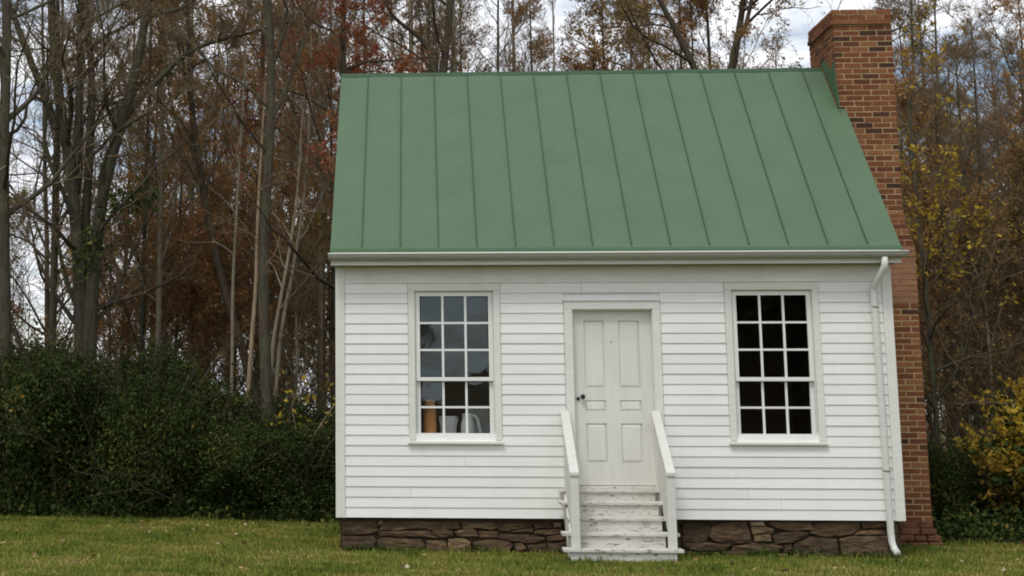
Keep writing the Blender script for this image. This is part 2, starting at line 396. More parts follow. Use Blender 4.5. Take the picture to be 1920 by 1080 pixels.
# gable walls and back wall (lapped profile, joined)
RID_Y, RID_Z, EAV_Y, EAV_Z = 2.483, 5.925, -.2, 3.345
for nm, x0, s in (('left_gable', 0.0, -1), ('right_gable', W, 1)):
    gm = MB()
    z = ZB; i = 0
    while z < 5.80:
        zt = min(z + PITCH, 5.84)
        def half(zv):
            if zv <= 3.2: return 0.0, D_
            t_ = (zv - 3.2) / (RID_Z - .10 - 3.2); return t_ * RID_Y, D_ - t_ * (D_ - RID_Y)
        y0, y1 = half(zt)
        gm.add([(x0 + s * .002, y0 + .03, z), (x0 + s * .002, y1 - .03, z), (x0 - s * .012, y1 - .03, zt), (x0 - s * .012, y0 + .03, zt),
                (x0 - s * .06, y0 + .03, z), (x0 - s * .06, y1 - .03, z), (x0 - s * .06, y1 - .03, zt), (x0 - s * .06, y0 + .03, zt)],
               [(0, 1, 2, 3), (7, 6, 5, 4), (0, 4, 5, 1), (3, 2, 6, 7), (0, 3, 7, 4), (1, 5, 6, 2)])
        z += PITCH; i += 1
    gm.build('gable_wall', M['siding'], house)
bw = MB()
for i in range(25):
    z = ZB + i * PITCH; bw.prism([(D_ + .018, z), (D_ + .003, z + PITCH + .012), (D_ - .06, z + PITCH + .012), (D_ - .06, z)], .02, W - .02)
bw.build('back_wall', M['siding'], house)
# inside of the room
rm = MB()
rm.box(.08, W - .08, .125, D_ - .07, .70, .74); rm.box(.08, W - .08, .125, D_ - .07, 3.10, 3.13)
rm.box(.075, .095, .125, D_ - .07, .74, 3.10); rm.box(W - .095, W - .075, .125, D_ - .07, .74, 3.10); rm.box(.095, W - .095, D_ - .09, D_ - .07, .74, 3.10)
rm.build('room_lining', M['room'], house)

# roof: standing seam panels, each a piece
SX = [-.05] + [.31 + .4305 * i for i in range(14)] + [6.264]
sl = Vector((0, RID_Y - EAV_Y, RID_Z - EAV_Z)); SLEN = sl.length; sd = sl.normalized(); sn = Vector((0, -sd.z, sd.y))
def slope_prof(t0, t1, n0, n1):      # rectangle on the slope: along the slope t, off it n
    o = Vector((0, EAV_Y, EAV_Z)); c = lambda t, n: tuple((o + sd * t + sn * n)[1:])
    return [c(t0, n0), c(t1, n0), c(t1, n1), c(t0, n1)]
chim_x0 = 6.17
for k in range(15):
    x0, x1 = SX[k] + .001, SX[k + 1] - .001
    nx = 4; ny = 9; b = MB(); vv = []
    for iy in range(ny + 1):
        for ix in range(nx + 1):
            x = x0 + (x1 - x0) * ix / nx; t = .045 + (SLEN - .045) * iy / ny
            wv = .0035 * math.sin(ix / nx * math.pi) * math.sin(iy * 1.3 + k * 2.1) + .002 * math.sin(iy * 2.7 + k)
            p = Vector((x, EAV_Y, EAV_Z)) + sd * t + sn * (wv if 0 < ix < nx else 0)
            vv.append(p)
    q = (nx + 1)
    b.add(vv, [(iy * q + ix, iy * q + ix + 1, (iy + 1) * q + ix + 1, (iy + 1) * q + ix) for iy in range(ny) for ix in range(nx)])
    me = b.mesh('roof_panel', M['roof'], False)
    o = link('roof_panel', me, house); sm = o.modifiers.new('thick', 'SOLIDIFY'); sm.thickness = .012; sm.offset = -1 if me.polygons[0].normal.y < 0 else 1
for k in range(1, 15):
    x = SX[k]; wob = rnd.uniform(-.003, .003)
    MB().prism(slope_prof(.09, SLEN - .03, -.002, .016), x - .0048 + wob, x + .0048 + wob).build('seam', M['seam'], house)
MB().prism(slope_prof(-.012, .044, -.004, .008), -.052, 6.266).build('eave_strip', M['flashing'], house)  # darker green paints in the shade of the downturned eave fold
MB().prism([(RID_Y - .05, RID_Z - .040), (RID_Y, RID_Z + .012), (RID_Y + .05, RID_Z - .040), (RID_Y + .05, RID_Z - .055), (RID_Y, RID_Z - .005), (RID_Y - .05, RID_Z - .055)], -.055, 6.165).build('ridge_cap', M['seam'], house)
MB().prism([(RID_Y, RID_Z), (2 * RID_Y + .2, EAV_Z), (2 * RID_Y + .2, EAV_Z - .012), (RID_Y, RID_Z - .012)], -.05, 6.264).build('back_slope', M['roof'], house)
for x0, x1 in ((-.046, -.022), (6.236, 6.26)):
    MB().prism(slope_prof(.02, SLEN - .05, -.11, -.016), x0, x1).build('rake_board', M['trim'], house)
MB().add([(6.158, 1.66, 5.24), (6.158, 2.45, 5.98), (6.158, 2.30, 5.99), (6.158, 1.98, 5.80), (6.158, 1.83, 5.88), (6.158, 1.76, 5.55),
          (6.1675, 1.66, 5.24), (6.1675, 2.45, 5.98), (6.1675, 2.30, 5.99), (6.1675, 1.98, 5.80), (6.1675, 1.83, 5.88), (6.1675, 1.76, 5.55)],
         [(0, 1, 2, 3, 4, 5), (11, 10, 9, 8, 7, 6)] + [(a_, (a_ + 1) % 6, (a_ + 1) % 6 + 6, a_ + 6) for a_ in range(6)]).build('flashing', M['flashing'], house)
# gutter: half round trough with a rolled lip
gp = []
gc_y, gc_z, gr = -.268, 3.306, .050
outer = [(gc_y + gr * math.cos(t), gc_z + gr * math.sin(t) * 1.25) for t in [math.pi + math.pi * i / 12 for i in range(13)]]
inner = [(gc_y + (gr - .004) * math.cos(t), gc_z + (gr - .004) * math.sin(t) * 1.25) for t in [2 * math.pi - math.pi * i / 12 for i in range(13)]]
gut = MB().prism(outer + inner, -.068, 6.296)
for x in (-.068, 6.293): gut.prism(outer, x, x + .003)
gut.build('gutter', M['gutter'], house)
MB().tube([(-.069, gc_y - gr, gc_z + .006), (6.297, gc_y - gr, gc_z + .006)], .009, 8).build('gutter_lip', M['downspout'], house, True)
for i in range(8):
    x = .25 + i * .82
    MB().box(x - .012, x + .012, gc_y - gr + .012, -.205, gc_z + .012, gc_z + .018).build('gutter_hanger', M['gutter'], house)
# downspout with its elbows
pts = [(6.045, -.268, 3.25), (6.043, -.268, 3.16), (6.03, -.25, 3.12), (5.965, -.085, 2.95), (5.958, -.066, 2.89), (5.962, -.066, 2.6), (5.975, -.066, 1.6), (5.990, -.066, .30), (5.994, -.070, .20), (6.006, -.11, .13), (6.022, -.17, .085)]
MB().tube(pts, .038, 12).build('downspout', M['downspout'], house, True)
for z in (2.72, .95): MB().tube([(5.965 + (2.7 - z) * .012, -.066, z - .012), (5.965 + (2.7 - z) * .012, -.066, z + .012)], .0415, 12).build('downspout_strap', M['gutter'], house, True)

# windows: nine panes over six
def window(cx):
    cz = MB()
    cz.box(cx - .516, cx - .441, -.034, .004, 1.262, 2.912); cz.box(cx + .441, cx + .516, -.034, .004, 1.262, 2.912)
    cz.box(cx - .516, cx + .516, -.034, .004, 2.9125, 3.000)
    wn = cz.build('window', M['trim'], house, bev=.003)
    jm = MB().box(cx - .440, cx - .428, .005, .13, 1.25, 2.912); jm.box(cx + .428, cx + .440, .005, .13, 1.25, 2.912); jm.box(cx - .427, cx + .427, .005, .13, 2.899, 2.9115)
    jm.build('jamb', M['trim'], wn)
    MB().box(cx - .52, cx + .52, -.046, .003, 3.0005, 3.012).build('drip_cap', M['trim'], wn)
    MB().prism([(-.062, 1.218), (-.062, 1.246), (.004, 1.2615), (.12, 1.2615), (.12, 1.218)], cx - .528, cx + .528).build('sill', M['trim'], wn, bev=.003)
    def sash(z0, z1, g0, g1, rows, y0):
        s = MB(); y1 = y0 + .035; gx = .3845
        s.box(cx - .427, cx - gx, y0, y1, z0, z1); s.box(cx + gx, cx + .427, y0, y1, z0, z1)
        s.box(cx - gx, cx + gx, y0 + .0005, y1 - .0005, z0, g0); s.box(cx - gx, cx + gx, y0 + .0005, y1 - .0005, g1, z1)
        mw = .0125; px = 2 * gx / 3
        for i in (1, 2): s.box(cx - gx + px * i - mw, cx - gx + px * i + mw, y0 + .004, y1 - .006, g0, g1)
        ph = (g1 - g0) / rows
        for r in range(1, rows):
            for i in range(3):
                xa = cx - gx + px * i + (mw if i else 0); xb = cx - gx + px * (i + 1) - (mw if i < 2 else 0)
                s.box(xa, xb, y0 + .0045, y1 - .0065, g0 + ph * r - .0115, g0 + ph * r + .0115)
        so = s.build('sash', M['sash'], wn)
        for r in range(rows):
            for i in range(3):
                xa = cx - gx + px * i + mw - .003; xb = cx - gx + px * (i + 1) - mw + .003
                za, zb_ = g0 + ph * r + .009, g0 + ph * (r + 1) - .009
                tl, tv = rnd.uniform(-.0012, .0012), rnd.uniform(-.0015, .0015)
                yy = y0 + .020
                p = MB().add([(xa, yy - tl - tv, za), (xb, yy + tl - tv, za), (xb, yy + tl + tv, zb_), (xa, yy - tl + tv, zb_)], [(0, 1, 2, 3)])
                p.build('pane', M['glass'], wn)
    sash(1.911, 2.898, 1.953, 2.855, 3, .004)
    sash(1.2618, 1.945, 1.336, 1.905, 2, .046)
    MB().box(cx - .50, cx + .50, .131, .42, 1.275, 1.305).build('stool', M['trim'], wn)
    return wn
for c in WIN: window(c)

# door
df = MB()
df.box(2.562, DX0, -.034, .004, DZ0 - .05, DZ1 + .0005); df.box(DX1, 3.628, -.034, .004, DZ0 - .05, DZ1 + .0005); df.box(2.562, 3.628, -.034, .004, DZ1 + .001, 2.795)
df.box(DX0 - .01, DX0 + .008, .0045, .118, DZ0 - .02, DZ1 - .001); df.box(DX1 - .008, DX1 + .01, .0045, .118, DZ0 - .02, DZ1 - .001); df.box(DX0 + .008, DX1 - .008, .0045, .118, DZ1 - .016, DZ1 + .0003)
df.build('door_frame', M['trim'], house, bev=.003)
MB().box(2.556, 3.634, -.048, .003, 2.7955, 2.807).build('drip_cap', M['trim'], house)
MB().prism([(-.035, .742), (-.035, .760), (.11, .772), (.11, .742)], DX0 - .03, DX1 + .03).build('threshold', M['step'], house)
YF, YB = .058, .098
PX = [(2.785, 3.010), (3.168, 3.400)]; PZ = [(1.018, 1.445), (1.583, 1.697), (1.834, 2.578)]
d = MB(); x0, x1, z0, z1 = DX0 + .010, DX1 - .010, .775, DZ1 - .018
d.box(x0, PX[0][0], YF, YB, z0, z1); d.box(PX[0][1], PX[1][0], YF, YB, z0, z1); d.box(PX[1][1], x1, YF, YB, z0, z1)
zs = [z0] + [q for p in PZ for q in p] + [z1]
for i in range(0, len(zs), 2):
    for a_, b_ in PX: d.box(a_, b_, YF + .0004, YB - .0004, zs[i], zs[i + 1])
door = d.build('door', M['door'], house)
for a_, b_ in PX:
    for c_, e_ in PZ:
        y = YF + .013; b = .030 if e_ - c_ > .2 else .022
        p = MB().add([(a_ - .001, YF + .020, c_ - .001), (b_ + .001, YF + .020, c_ - .001), (b_ + .001, YF + .020, e_ + .001), (a_ - .001, YF + .020, e_ + .001),
                  (a_ + b, YF + .004, c_ + b), (b_ - b, YF + .004, c_ + b), (b_ - b, YF + .004, e_ - b), (a_ + b, YF + .004, e_ - b)],
                 [(0, 1, 5, 4), (1, 2, 6, 5), (2, 3, 7, 6), (3, 0, 4, 7), (4, 5, 6, 7)])
        p.build('door_panel', M['door'], door)
kb = MB(); prof = [(.0, 0), (.013, 0), (.011, .018), (.012, .024), (.024, .032), (.028, .046), (.022, .058), (.0, .062)]
k_ = 14
kb.add([(2.752 + r * math.cos(2 * math.pi * j / k_), YF - z, 1.738 + r * math.sin(2 * math.pi * j / k_)) for r, z in prof for j in range(k_)],
       [(i * k_ + j, i * k_ + (j + 1) % k_, (i + 1) * k_ + (j + 1) % k_, (i + 1) * k_ + j) for i in range(len(prof) - 1) for j in range(k_)])
kb.build('knob', M['black'], door, True)
MB().tube([(2.703, YF + .001, 1.716), (2.703, YF - .012, 1.716)], .019, 12).build('keyhole_cover', M['black'], door, True)
MB().tube([(3.085, YF + .001, 2.345), (3.085, YF - .006, 2.345)], .007, 8).build('nail', M['black'], door, True)

# foundation of field stones
fnd = MB().box(.07, W - .055, .105, D_ - .05, -.15, ZB + .008).build('foundation', M['joint'], house)
STONES = [[[[3.791,0.371],[4.078,0.379],[4.101,0.302],[4.065,0.224],[4.03,0.185],[3.957,0.165],[3.792,0.167]],0],[[[4.109,0.334],[4.222,0.377],[4.479,0.391],[4.514,0.285],[4.522,0.175],[4.383,0.161],[4.233,0.163],[4.122,0.192],[4.085,0.23]],0],[[[4.525,0.395],[4.67,0.399],[4.684,0.354],[4.536,0.347]],2],[[[4.529,0.34],[4.693,0.348],[4.784,0.319],[4.756,0.283],[4.545,0.259]],1],[[[4.558,0.25],[4.735,0.267],[4.738,0.19],[4.568,0.182]],1],[[[4.702,0.396],[5.18,0.393],[5.208,0.315],[5.09,0.308],[4.927,0.301],[4.797,0.329]],0],[[[4.754,0.241],[4.893,0.287],[5.031,0.301],[5.141,0.279],[5.12,0.244],[5.04,0.211],[4.953,0.172],[4.789,0.164]],0],[[[3.792,0.157],[3.963,0.158],[4.043,0.172],[4.2,0.16],[4.317,0.148],[4.196,0.082],[3.96,0.081],[3.869,0.093]],0],[[[4.33,0.135],[4.528,0.169],[4.789,0.158],[4.872,0.126],[4.785,0.08],[4.588,0.053],[4.391,0.045],[4.314,0.083]],0],[[[3.736,0.079],[3.953,0.068],[3.931,0.003],[3.739,-0.011]],0],[[[3.96,0.068],[4.183,0.076],[4.194,0.018],[3.996,0.003]],0],[[[4.209,0.07],[4.36,0.084],[4.365,0.045],[4.234,0.031]],0],[[[4.371,0.032],[4.501,0.014],[4.389,-0.013],[4.193,-0.008]],2],[[[4.554,0.034],[4.784,0.055],[4.915,0.062],[4.899,0.004],[4.552,-0.011]],1],[[[5.226,0.374],[5.476,0.407],[5.697,0.402],[5.693,0.331],[5.598,0.266],[5.467,0.246],[5.336,0.239],[5.246,0.254],[5.162,0.28]],0],[[[5.71,0.402],[5.976,0.404],[5.966,0.346],[5.731,0.325]],0],[[[5.704,0.312],[5.861,0.32],[5.971,0.314],[5.955,0.269],[5.792,0.258],[5.63,0.267]],0],[[[4.978,0.114],[5.007,0.179],[5.154,0.241],[5.245,0.241],[5.335,0.226],[5.452,0.214],[5.443,0.053],[5.227,0.032],[5.0,0.037]],0],[[[5.478,0.22],[5.629,0.25],[5.98,0.256],[5.973,0.032],[5.713,0.02],[5.495,0.054]],0],[[[4.875,0.152],[4.96,0.152],[4.971,0.114],[4.949,0.062],[4.871,0.068]],0],[[[5.989,0.404],[6.093,0.405],[6.085,0.283],[5.981,0.275]],0],[[[5.996,0.259],[6.084,0.263],[6.07,0.032],[5.985,0.019]],0],[[[0.064,0.354],[0.146,0.381],[0.437,0.383],[0.457,0.277],[0.389,0.238],[0.125,0.229],[0.071,0.242]],0],[[[0.464,0.376],[0.525,0.39],[0.518,0.344],[0.464,0.324]],1],[[[0.477,0.278],[0.546,0.37],[0.904,0.379],[1.342,0.375],[1.374,0.306],[1.058,0.291],[0.903,0.3],[0.667,0.279]],0],[[[0.464,0.264],[0.734,0.273],[1.044,0.281],[1.064,0.229],[1.131,0.2],[0.801,0.208],[0.49,0.225]],0],[[[1.065,0.282],[1.206,0.292],[1.286,0.27],[1.299,0.224],[1.151,0.197],[1.071,0.236]],0],[[[1.307,0.263],[1.374,0.29],[1.509,0.304],[1.555,0.265],[1.574,0.219],[1.339,0.215]],0],[[[0.071,0.209],[0.396,0.218],[0.443,0.166],[0.422,0.087],[0.124,0.068],[0.07,0.091]],0],[[[0.456,0.159],[0.531,0.199],[0.935,0.182],[0.982,0.111],[0.9,0.051],[0.665,0.043],[0.476,0.087]],0],[[[0.996,0.17],[1.204,0.171],[1.224,0.112],[1.203,0.04],[1.001,0.046]],0],[[[1.238,0.191],[1.406,0.199],[1.486,0.154],[1.457,0.049],[1.236,0.034]],1],[[[1.388,0.371],[1.718,0.369],[1.787,0.312],[1.716,0.291],[1.541,0.307],[1.401,0.302]],1],[[[1.732,0.359],[2.137,0.355],[2.158,0.328],[1.891,0.278],[1.8,0.284]],0],[[[1.905,0.271],[2.164,0.314],[2.17,0.273],[1.996,0.258]],0],[[[2.173,0.362],[2.375,0.363],[2.388,0.309],[2.192,0.301]],0],[[[2.396,0.37],[2.48,0.371],[2.486,0.323],[2.402,0.322]],2],[[[2.199,0.287],[2.485,0.306],[2.477,0.261],[2.302,0.233],[2.184,0.253]],0],[[[1.799,0.243],[1.995,0.248],[2.204,0.232],[2.308,0.199],[2.202,0.151],[2.049,0.156],[1.889,0.176],[1.792,0.209]],0],[[[2.323,0.22],[2.484,0.251],[2.552,0.214],[2.482,0.187],[2.335,0.172]],0],[[[1.511,0.153],[1.687,0.195],[1.889,0.169],[1.951,0.128],[1.908,0.074],[1.781,0.039],[1.628,0.051],[1.524,0.098]],0],[[[1.965,0.142],[2.049,0.15],[2.097,0.089],[2.019,0.047],[1.977,0.061]],0],[[[2.104,0.129],[2.307,0.145],[2.319,0.056],[2.13,0.028]],0],[[[2.328,0.152],[2.551,0.18],[2.568,0.038],[2.338,0.016]],0],[[[1.576,0.269],[1.779,0.277],[1.785,0.209],[1.589,0.208]],0]]
mk = ['stone', 'stone_tan', 'stone_pale']
for poly, kk in STONES:
    n0 = len(poly); pp = []
    for i in range(n0):
        a_, b_ = Vector(poly[i]), Vector(poly[(i + 1) % n0]); pp.append(a_)
        if (b_ - a_).length > .12:
            pp.append(a_.lerp(b_, .5) + Vector((rnd.uniform(-.006, .006), rnd.uniform(-.006, .006))))
    c = sum(pp, Vector((0, 0))) / len(pp); n = len(pp)
    dz = -.10 if c.y < .09 else 0
    pr = rnd.uniform(-.010, .010); grow = 1.025; poly = None
    pp = [c + (q_ - c) * grow for q_ in pp]
    vs_ = []
    for i, p in enumerate(pp):
        q = Vector(p); 
        if dz and p.y < c.y: q.y -= .08
        vs_.append((q.x, .14, q.y))
    for i, p in enumerate(pp):
        q = Vector(p)
        if dz and p.y < c.y: q.y -= .08
        vs_.append((q.x,   .050 + pr + rnd.uniform(-.006, .006), q.y))
    for i, p in enumerate(pp):
        q = Vector(p)
        if dz and p.y < c.y: q.y -= .08
        e = (c - q); e = e.normalized() * min(.013, e.length * .2)
        vs_.append((q.x + e.x, .038 + pr + rnd.uniform(-.008, .008), q.y + e.y))
    for i, p in enumerate(pp):
        q = Vector(p).lerp(c, .5)
        vs_.append((q.x, .033 + pr + rnd.uniform(-.007, .007), q.y))
    vs_.append((c.x, .033 + pr + rnd.uniform(-.004, .004), c.y))
    f = []
    for l in range(3): f += [(l * n + i, l * n + (i + 1) % n, (l + 1) * n + (i + 1) % n, (l + 1) * n + i) for i in range(n)]
    f += [(3 * n + i, 3 * n + (i + 1) % n, 4 * n) for i in range(n)]
    MB().add(vs_, f).build('stone', M[mk[kk]], fnd)
# the courses on the gable ends, joined
sg = MB()
for x_, s in ((.07, -1), (W - .055, 1)):
    for r in range(3):
        y = .12
        while y < D_ - .1:
            l = rnd.uniform(.25, .6); sg.box(x_ - .03, x_ + .03, y, min(y + l - .02, D_ - .07), .0 + r * .135, .0 + r * .135 + .122); y += l
so = sg.build('stone_courses', M['stone'], fnd); so['kind'] = 'stuff'
cam_xy = None

# chimney: upper stack, lower stack, cap; each brick a piece
chimney = MB()
CY0, CY1 = 1.80, 3.06
chimney.box(6.176, 6.880, CY0 + .0035, CY1 - .0035, 3.62, 6.44)        # mortar core of the stack
chimney.box(6.176, 6.900, 1.5035, 3.355, .0, 3.50)
ch = chimney.build('chimney', M['mortar'], house)
BW, BH, BJ, BP = .198, .0535, .016, .069
bx = MB().box(-.5, .5, -.5, .5, -.5, .5).mesh('brick', M['brick'])
def brick(x0, x1, y0, y1, z):
    o = link('brick', bx, ch, ((x0 + x1) / 2 + rnd.uniform(-.002, .002), (y0 + y1) / 2 + rnd.uniform(-.0018, .0018), z + BH / 2))
    o.scale = (max(.02, x1 - x0), y1 - y0, BH + rnd.uniform(-.003, .003)); o.rotation_euler = (0, rnd.uniform(-.006, .006), rnd.uniform(-.008, .008))
rest = MB()
def course(xa, xb, y0, y1, z, i, hidden_front=False):
    # front face
    x = xa; first = True
    off = (0, .105)[i % 2]
    x = xa - off
    while x < xb - .015:
        a_, b_ = max(x, xa), min(x + BW, xb)
        if b_ - a_ > .03:
            if hidden_front and b_ < 6.58: rest.box(a_, b_, y0, y0 + .1, z, z + BH)
            elif z < 5.3 and z > 3.9 and b_ < 6.17 + (5.3 - z) / 1.4 * .57 - .02: rest.box(a_, b_, y0, y0 + .1, z, z + BH)   # hidden behind the roof edge
            else: brick(a_, b_, y0, y0 + .10, z)
        x += BW + BJ
def side(xa, xb, y0, y1, z, i, vis):
    y = y0 + .10 + BJ - (0, .105)[i % 2]
    while y < y1 - .02:
        a_, b_ = max(y, y0 + .10 + BJ), min(y + BW, y1)
        if b_ - a_ > .03:
            if vis: brick(xa, xa + .10, a_, b_, z)
            else: rest.box(xa, xa + .10, a_, b_, z, z + BH)
            rest.box(xb - .10, xb, a_, b_, z, z + BH)
        y += BW + BJ
    x = xa + .10 + BJ
    while x < xb - .12:
        rest.box(x, min(x + BW, xb - .10 - BJ), y1 - .10, y1, z, z + BH); x += BW + BJ
i = 0; z = 3.93
while z < 6.30:
    course(6.17, 6.885, CY0, CY1, z, i); side(6.17, 6.885, CY0, CY1, z, i, z > 5.92); z += BP; i += 1
zc = z
# cap: a projecting course, then two courses
for k, ov in ((0, .026), (1, .008), (2, .006)):
    course(6.17 - ov, 6.885 + ov, CY0 - ov, CY1 + ov, z, i); side(6.17 - ov, 6.885 + ov, CY0 - ov, CY1 + ov, z, i, True); z += BP; i += 1
cap = MB(); cap.box(6.172, 6.883, CY0 - .002, CY1 + .002, zc - .004, z - .022); cap.build('cap_mortar', M['mortar'], ch)
z = .30; i = 0
while z < 2.80:
    course(6.17, 6.905, 1.5, 3.36, z, i, True); side(6.17, 6.905, 1.5, 3.36, z, i, False); z += BP; i += 1
rb = rest.build('brick_courses', M['brick'], ch); rb['kind'] = 'stuff'
pc = MB(); zp = z
pc.box(6.178, 6.899, 1.506, 3.35, z - .01, 3.5)
k = 0
while zp < 3.50:                                        # bricks under a worn wash, joints nearly filled
    x = 6.17 - (0, .105)[k % 2]
    while x < 6.89:
        a_, b_ = max(x, 6.17), min(x + .203, 6.907)
        if b_ - a_ > .03: pc.box(a_, b_, 1.495 + rnd.uniform(-.005, .005), 1.6, zp, zp + .060 + rnd.uniform(-.002, .002))
        x += .214
    zp += .069; k += 1
pc.build('washed_bricks', M['parge'], ch)['kind'] = 'stuff'
sh_ = MB(); n_ = 6
for k in range(n_):                                     # shoulder: courses stepping back to the upper stack
    y_ = 1.51 + (CY0 - 1.51) * (k + .6) / n_; xr_ = 6.905 + (6.886 - 6.905) * k / n_
    sh_.box(6.172, xr_ - .005, y_ + .006, 3.3 - .03 * k, zp + k * .0705 - .002, zp + k * .0705 + .0685)
    x = 6.17 - (0, .105)[k % 2]
    while x < xr_ - .02:
        a_, b_ = max(x, 6.17), min(x + .203, xr_)
        if b_ - a_ > .03: brick(a_, b_ - .006, y_, y_ + .2, zp + k * .0705 + .006)
        x += .214
sh_.build('shoulder', M['mortar'], ch)['kind'] = 'stuff'
ft = MB()
for k, (gx_, gy_) in enumerate(((.14, .10), (.115, .08), (.085, .055), (.05, .03), (.015, .012))):
    x = 6.10 - rnd.uniform(0, .1); xe = 6.905 + gx_
    while x < xe - .03:
        l_ = rnd.uniform(.13, .24); b_ = min(x + l_, xe)
        ft.box(x, b_ - .012, 1.495 - gy_ + rnd.uniform(-.015, .015), 3.36 + gy_, -.06 + k * .073, -.06 + k * .073 + .066 + rnd.uniform(-.008, .006)); x += l_
ft.box(6.14, 6.90, 1.50, 3.34, -.1, .31)
fo_ = ft.build('footing', M['chimney_foot'], ch, bev=.008); fo_['kind'] = 'stuff'

# ------------------------------------------------------------------ front steps
steps = empty('front_steps', (3.03, -.5, 0))
tag(steps, 'worn white wooden steps with two sloping handrails below the door', 'steps')
def sbuild(mb, name, mat, **k):
    o = mb.build(name, mat, None, **k); o.parent = steps; o.matrix_parent_inverse = Matrix.Translation(-steps.location); return o
TR = [(-1.02, .185), (-.80, .331), (-.58, .474), (-.36, .622), (-.14, .741)]
for i, (y, zt) in enumerate(TR):
    back = (TR[i + 1][0] + .03) if i < 4 else -.037
    xa, xb = [(2.412, 3.640), (2.420, 3.638), (2.50, 3.575), (2.436, 3.58), (2.452, 3.56)][i]
    sbuild(MB().box(xa, xb, y, back, zt - .034, zt), 'tread', M['step'], bev=.005)
    zlow = TR[i - 1][1] + .0005 if i else .0
    sbuild(MB().box(2.595 if i else 2.488, 3.49 if i else 3.570, y + .025, y + .045, zlow, zt - .0345), 'riser', M['step'])
for x0, x1 in ((2.498, 2.588), (3.492, 3.580)):
    sbuild(MB().box(x0, x1, -.985, -.905, .1855, .925), 'post', M['rail'], bev=.005)
    # sloping cap rail
    sbuild(MB().add([(x0 - .004, -1.0, .922), (x1 + .004, -1.0, .922), (x1 + .004, -.036, 1.545), (x0 - .004, -.036, 1.545), (x0 - .004, -1.0, .962), (x1 + .004, -1.0, .962), (x1 + .004, -.036, 1.585), (x0 - .004, -.036, 1.585)],
                    [(0, 3, 2, 1), (4, 5, 6, 7), (0, 1, 5, 4), (1, 2, 6, 5), (2, 3, 7, 6), (3, 0, 4, 7)]), 'handrail', M['rail'], bev=.004)
for x0, x1 in ((2.520, 2.545), (3.532, 3.556)):       # boarded side below each rail
    sbuild(MB().add([(x0, -.90, .19), (x1, -.90, .19), (x1, -.038, .70), (x0, -.038, .70), (x0, -.90, .984), (x1, -.90, .984), (x1, -.038, 1.54), (x0, -.038, 1.54)],
                    [(0, 3, 2, 1), (4, 5, 6, 7), (0, 1, 5, 4), (1, 2, 6, 5), (2, 3, 7, 6), (3, 0, 4, 7)]), 'side_board', M['rail'])
for x0, x1 in ((2.505, 2.5195), (3.557, 3.572)):
    sbuild(MB().prism([(-.98, -.05), (-.98, .15), (-.10, .70), (-.037, .70), (-.037, .45), (-.5, -.05)], x0, x1), 'stringer', M['rail'])

# things on the sill inside the left window
cr_ = MB().lathe([(0, 0), (.070, 0), (.076, .06), (.074, .24), (.066, .30), (.060, .335), (.062, .395), (.054, .395), (.052, .33), (0, .31)], (1.052, .27, 1.3055)).build('crock', M['crock'], None, True)
tag(cr_, 'tall tan stoneware jar behind the left window glass', 'jar')
bk = empty('bucket', (1.262, .285, 1.3055)); tag(bk, 'pale grey bucket behind the glass between tan jar and white pitcher', 'bucket')
o = MB().lathe([(0, 0), (.086, 0), (.104, .20), (.109, .205), (.109, .213), (.101, .213), (.084, .01), (0, .01)], (0, 0, 0)).build('pail', M['bucket'], bk, True)
o = MB().tube([(.104 * math.cos(t), -.02, .19 - .10 * math.sin(t)) for t in [math.pi * i / 10 for i in range(11)]], .003, 6).build('handle', M['bucket'], bk, True); o.location.y = -.085
pt = empty('pitcher', (1.475, .27, 1.3055)); tag(pt, 'white enamel pitcher with curved handle behind the left window glass', 'pitcher')
MB().lathe([(0, 0), (.066, 0), (.078, .05), (.074, .12), (.058, .19), (.056, .215), (.066, .245), (.060, .245), (.05, .21), (0, .19)], (0, 0, 0)).build('body', M['pitcher'], pt, True)
MB().tube([(.055, .02, .215), (.09, .04, .215), (.12, .05, .17), (.135, .05, .10), (.145, .05, .03)], .020, 8).build('handle', M['pitcher'], pt, True)
# ------------------------------------------------------------------ trees: growing by numbers
def np_mesh(name, V, F, mat, tint=None, smooth=False):
    me = bpy.data.meshes.new(name); nv, nf, k = len(V), len(F), F.shape[1]
    me.vertices.add(nv); me.vertices.foreach_set('co', np.ascontiguousarray(V, dtype=np.float32).ravel())
    me.loops.add(nf * k); me.loops.foreach_set('vertex_index', np.ascontiguousarray(F, dtype=np.int32).ravel())
    me.polygons.add(nf); me.polygons.foreach_set('loop_start', np.arange(0, nf * k, k, dtype=np.int32))
    try: me.polygons.foreach_set('loop_total', np.full(nf, k, dtype=np.int32))
    except Exception: pass
    if smooth: me.polygons.foreach_set('use_smooth', np.ones(nf, dtype=bool))
    if tint is not None:
        at = me.attributes.new('tint', 'FLOAT', 'POINT'); at.data.foreach_set('value', np.ascontiguousarray(tint, dtype=np.float32))
    me.materials.append(mat); me.update(calc_edges=True)
    return me
def norm(a): return a / np.maximum(np.linalg.norm(a, axis=-1, keepdims=True), 1e-9)
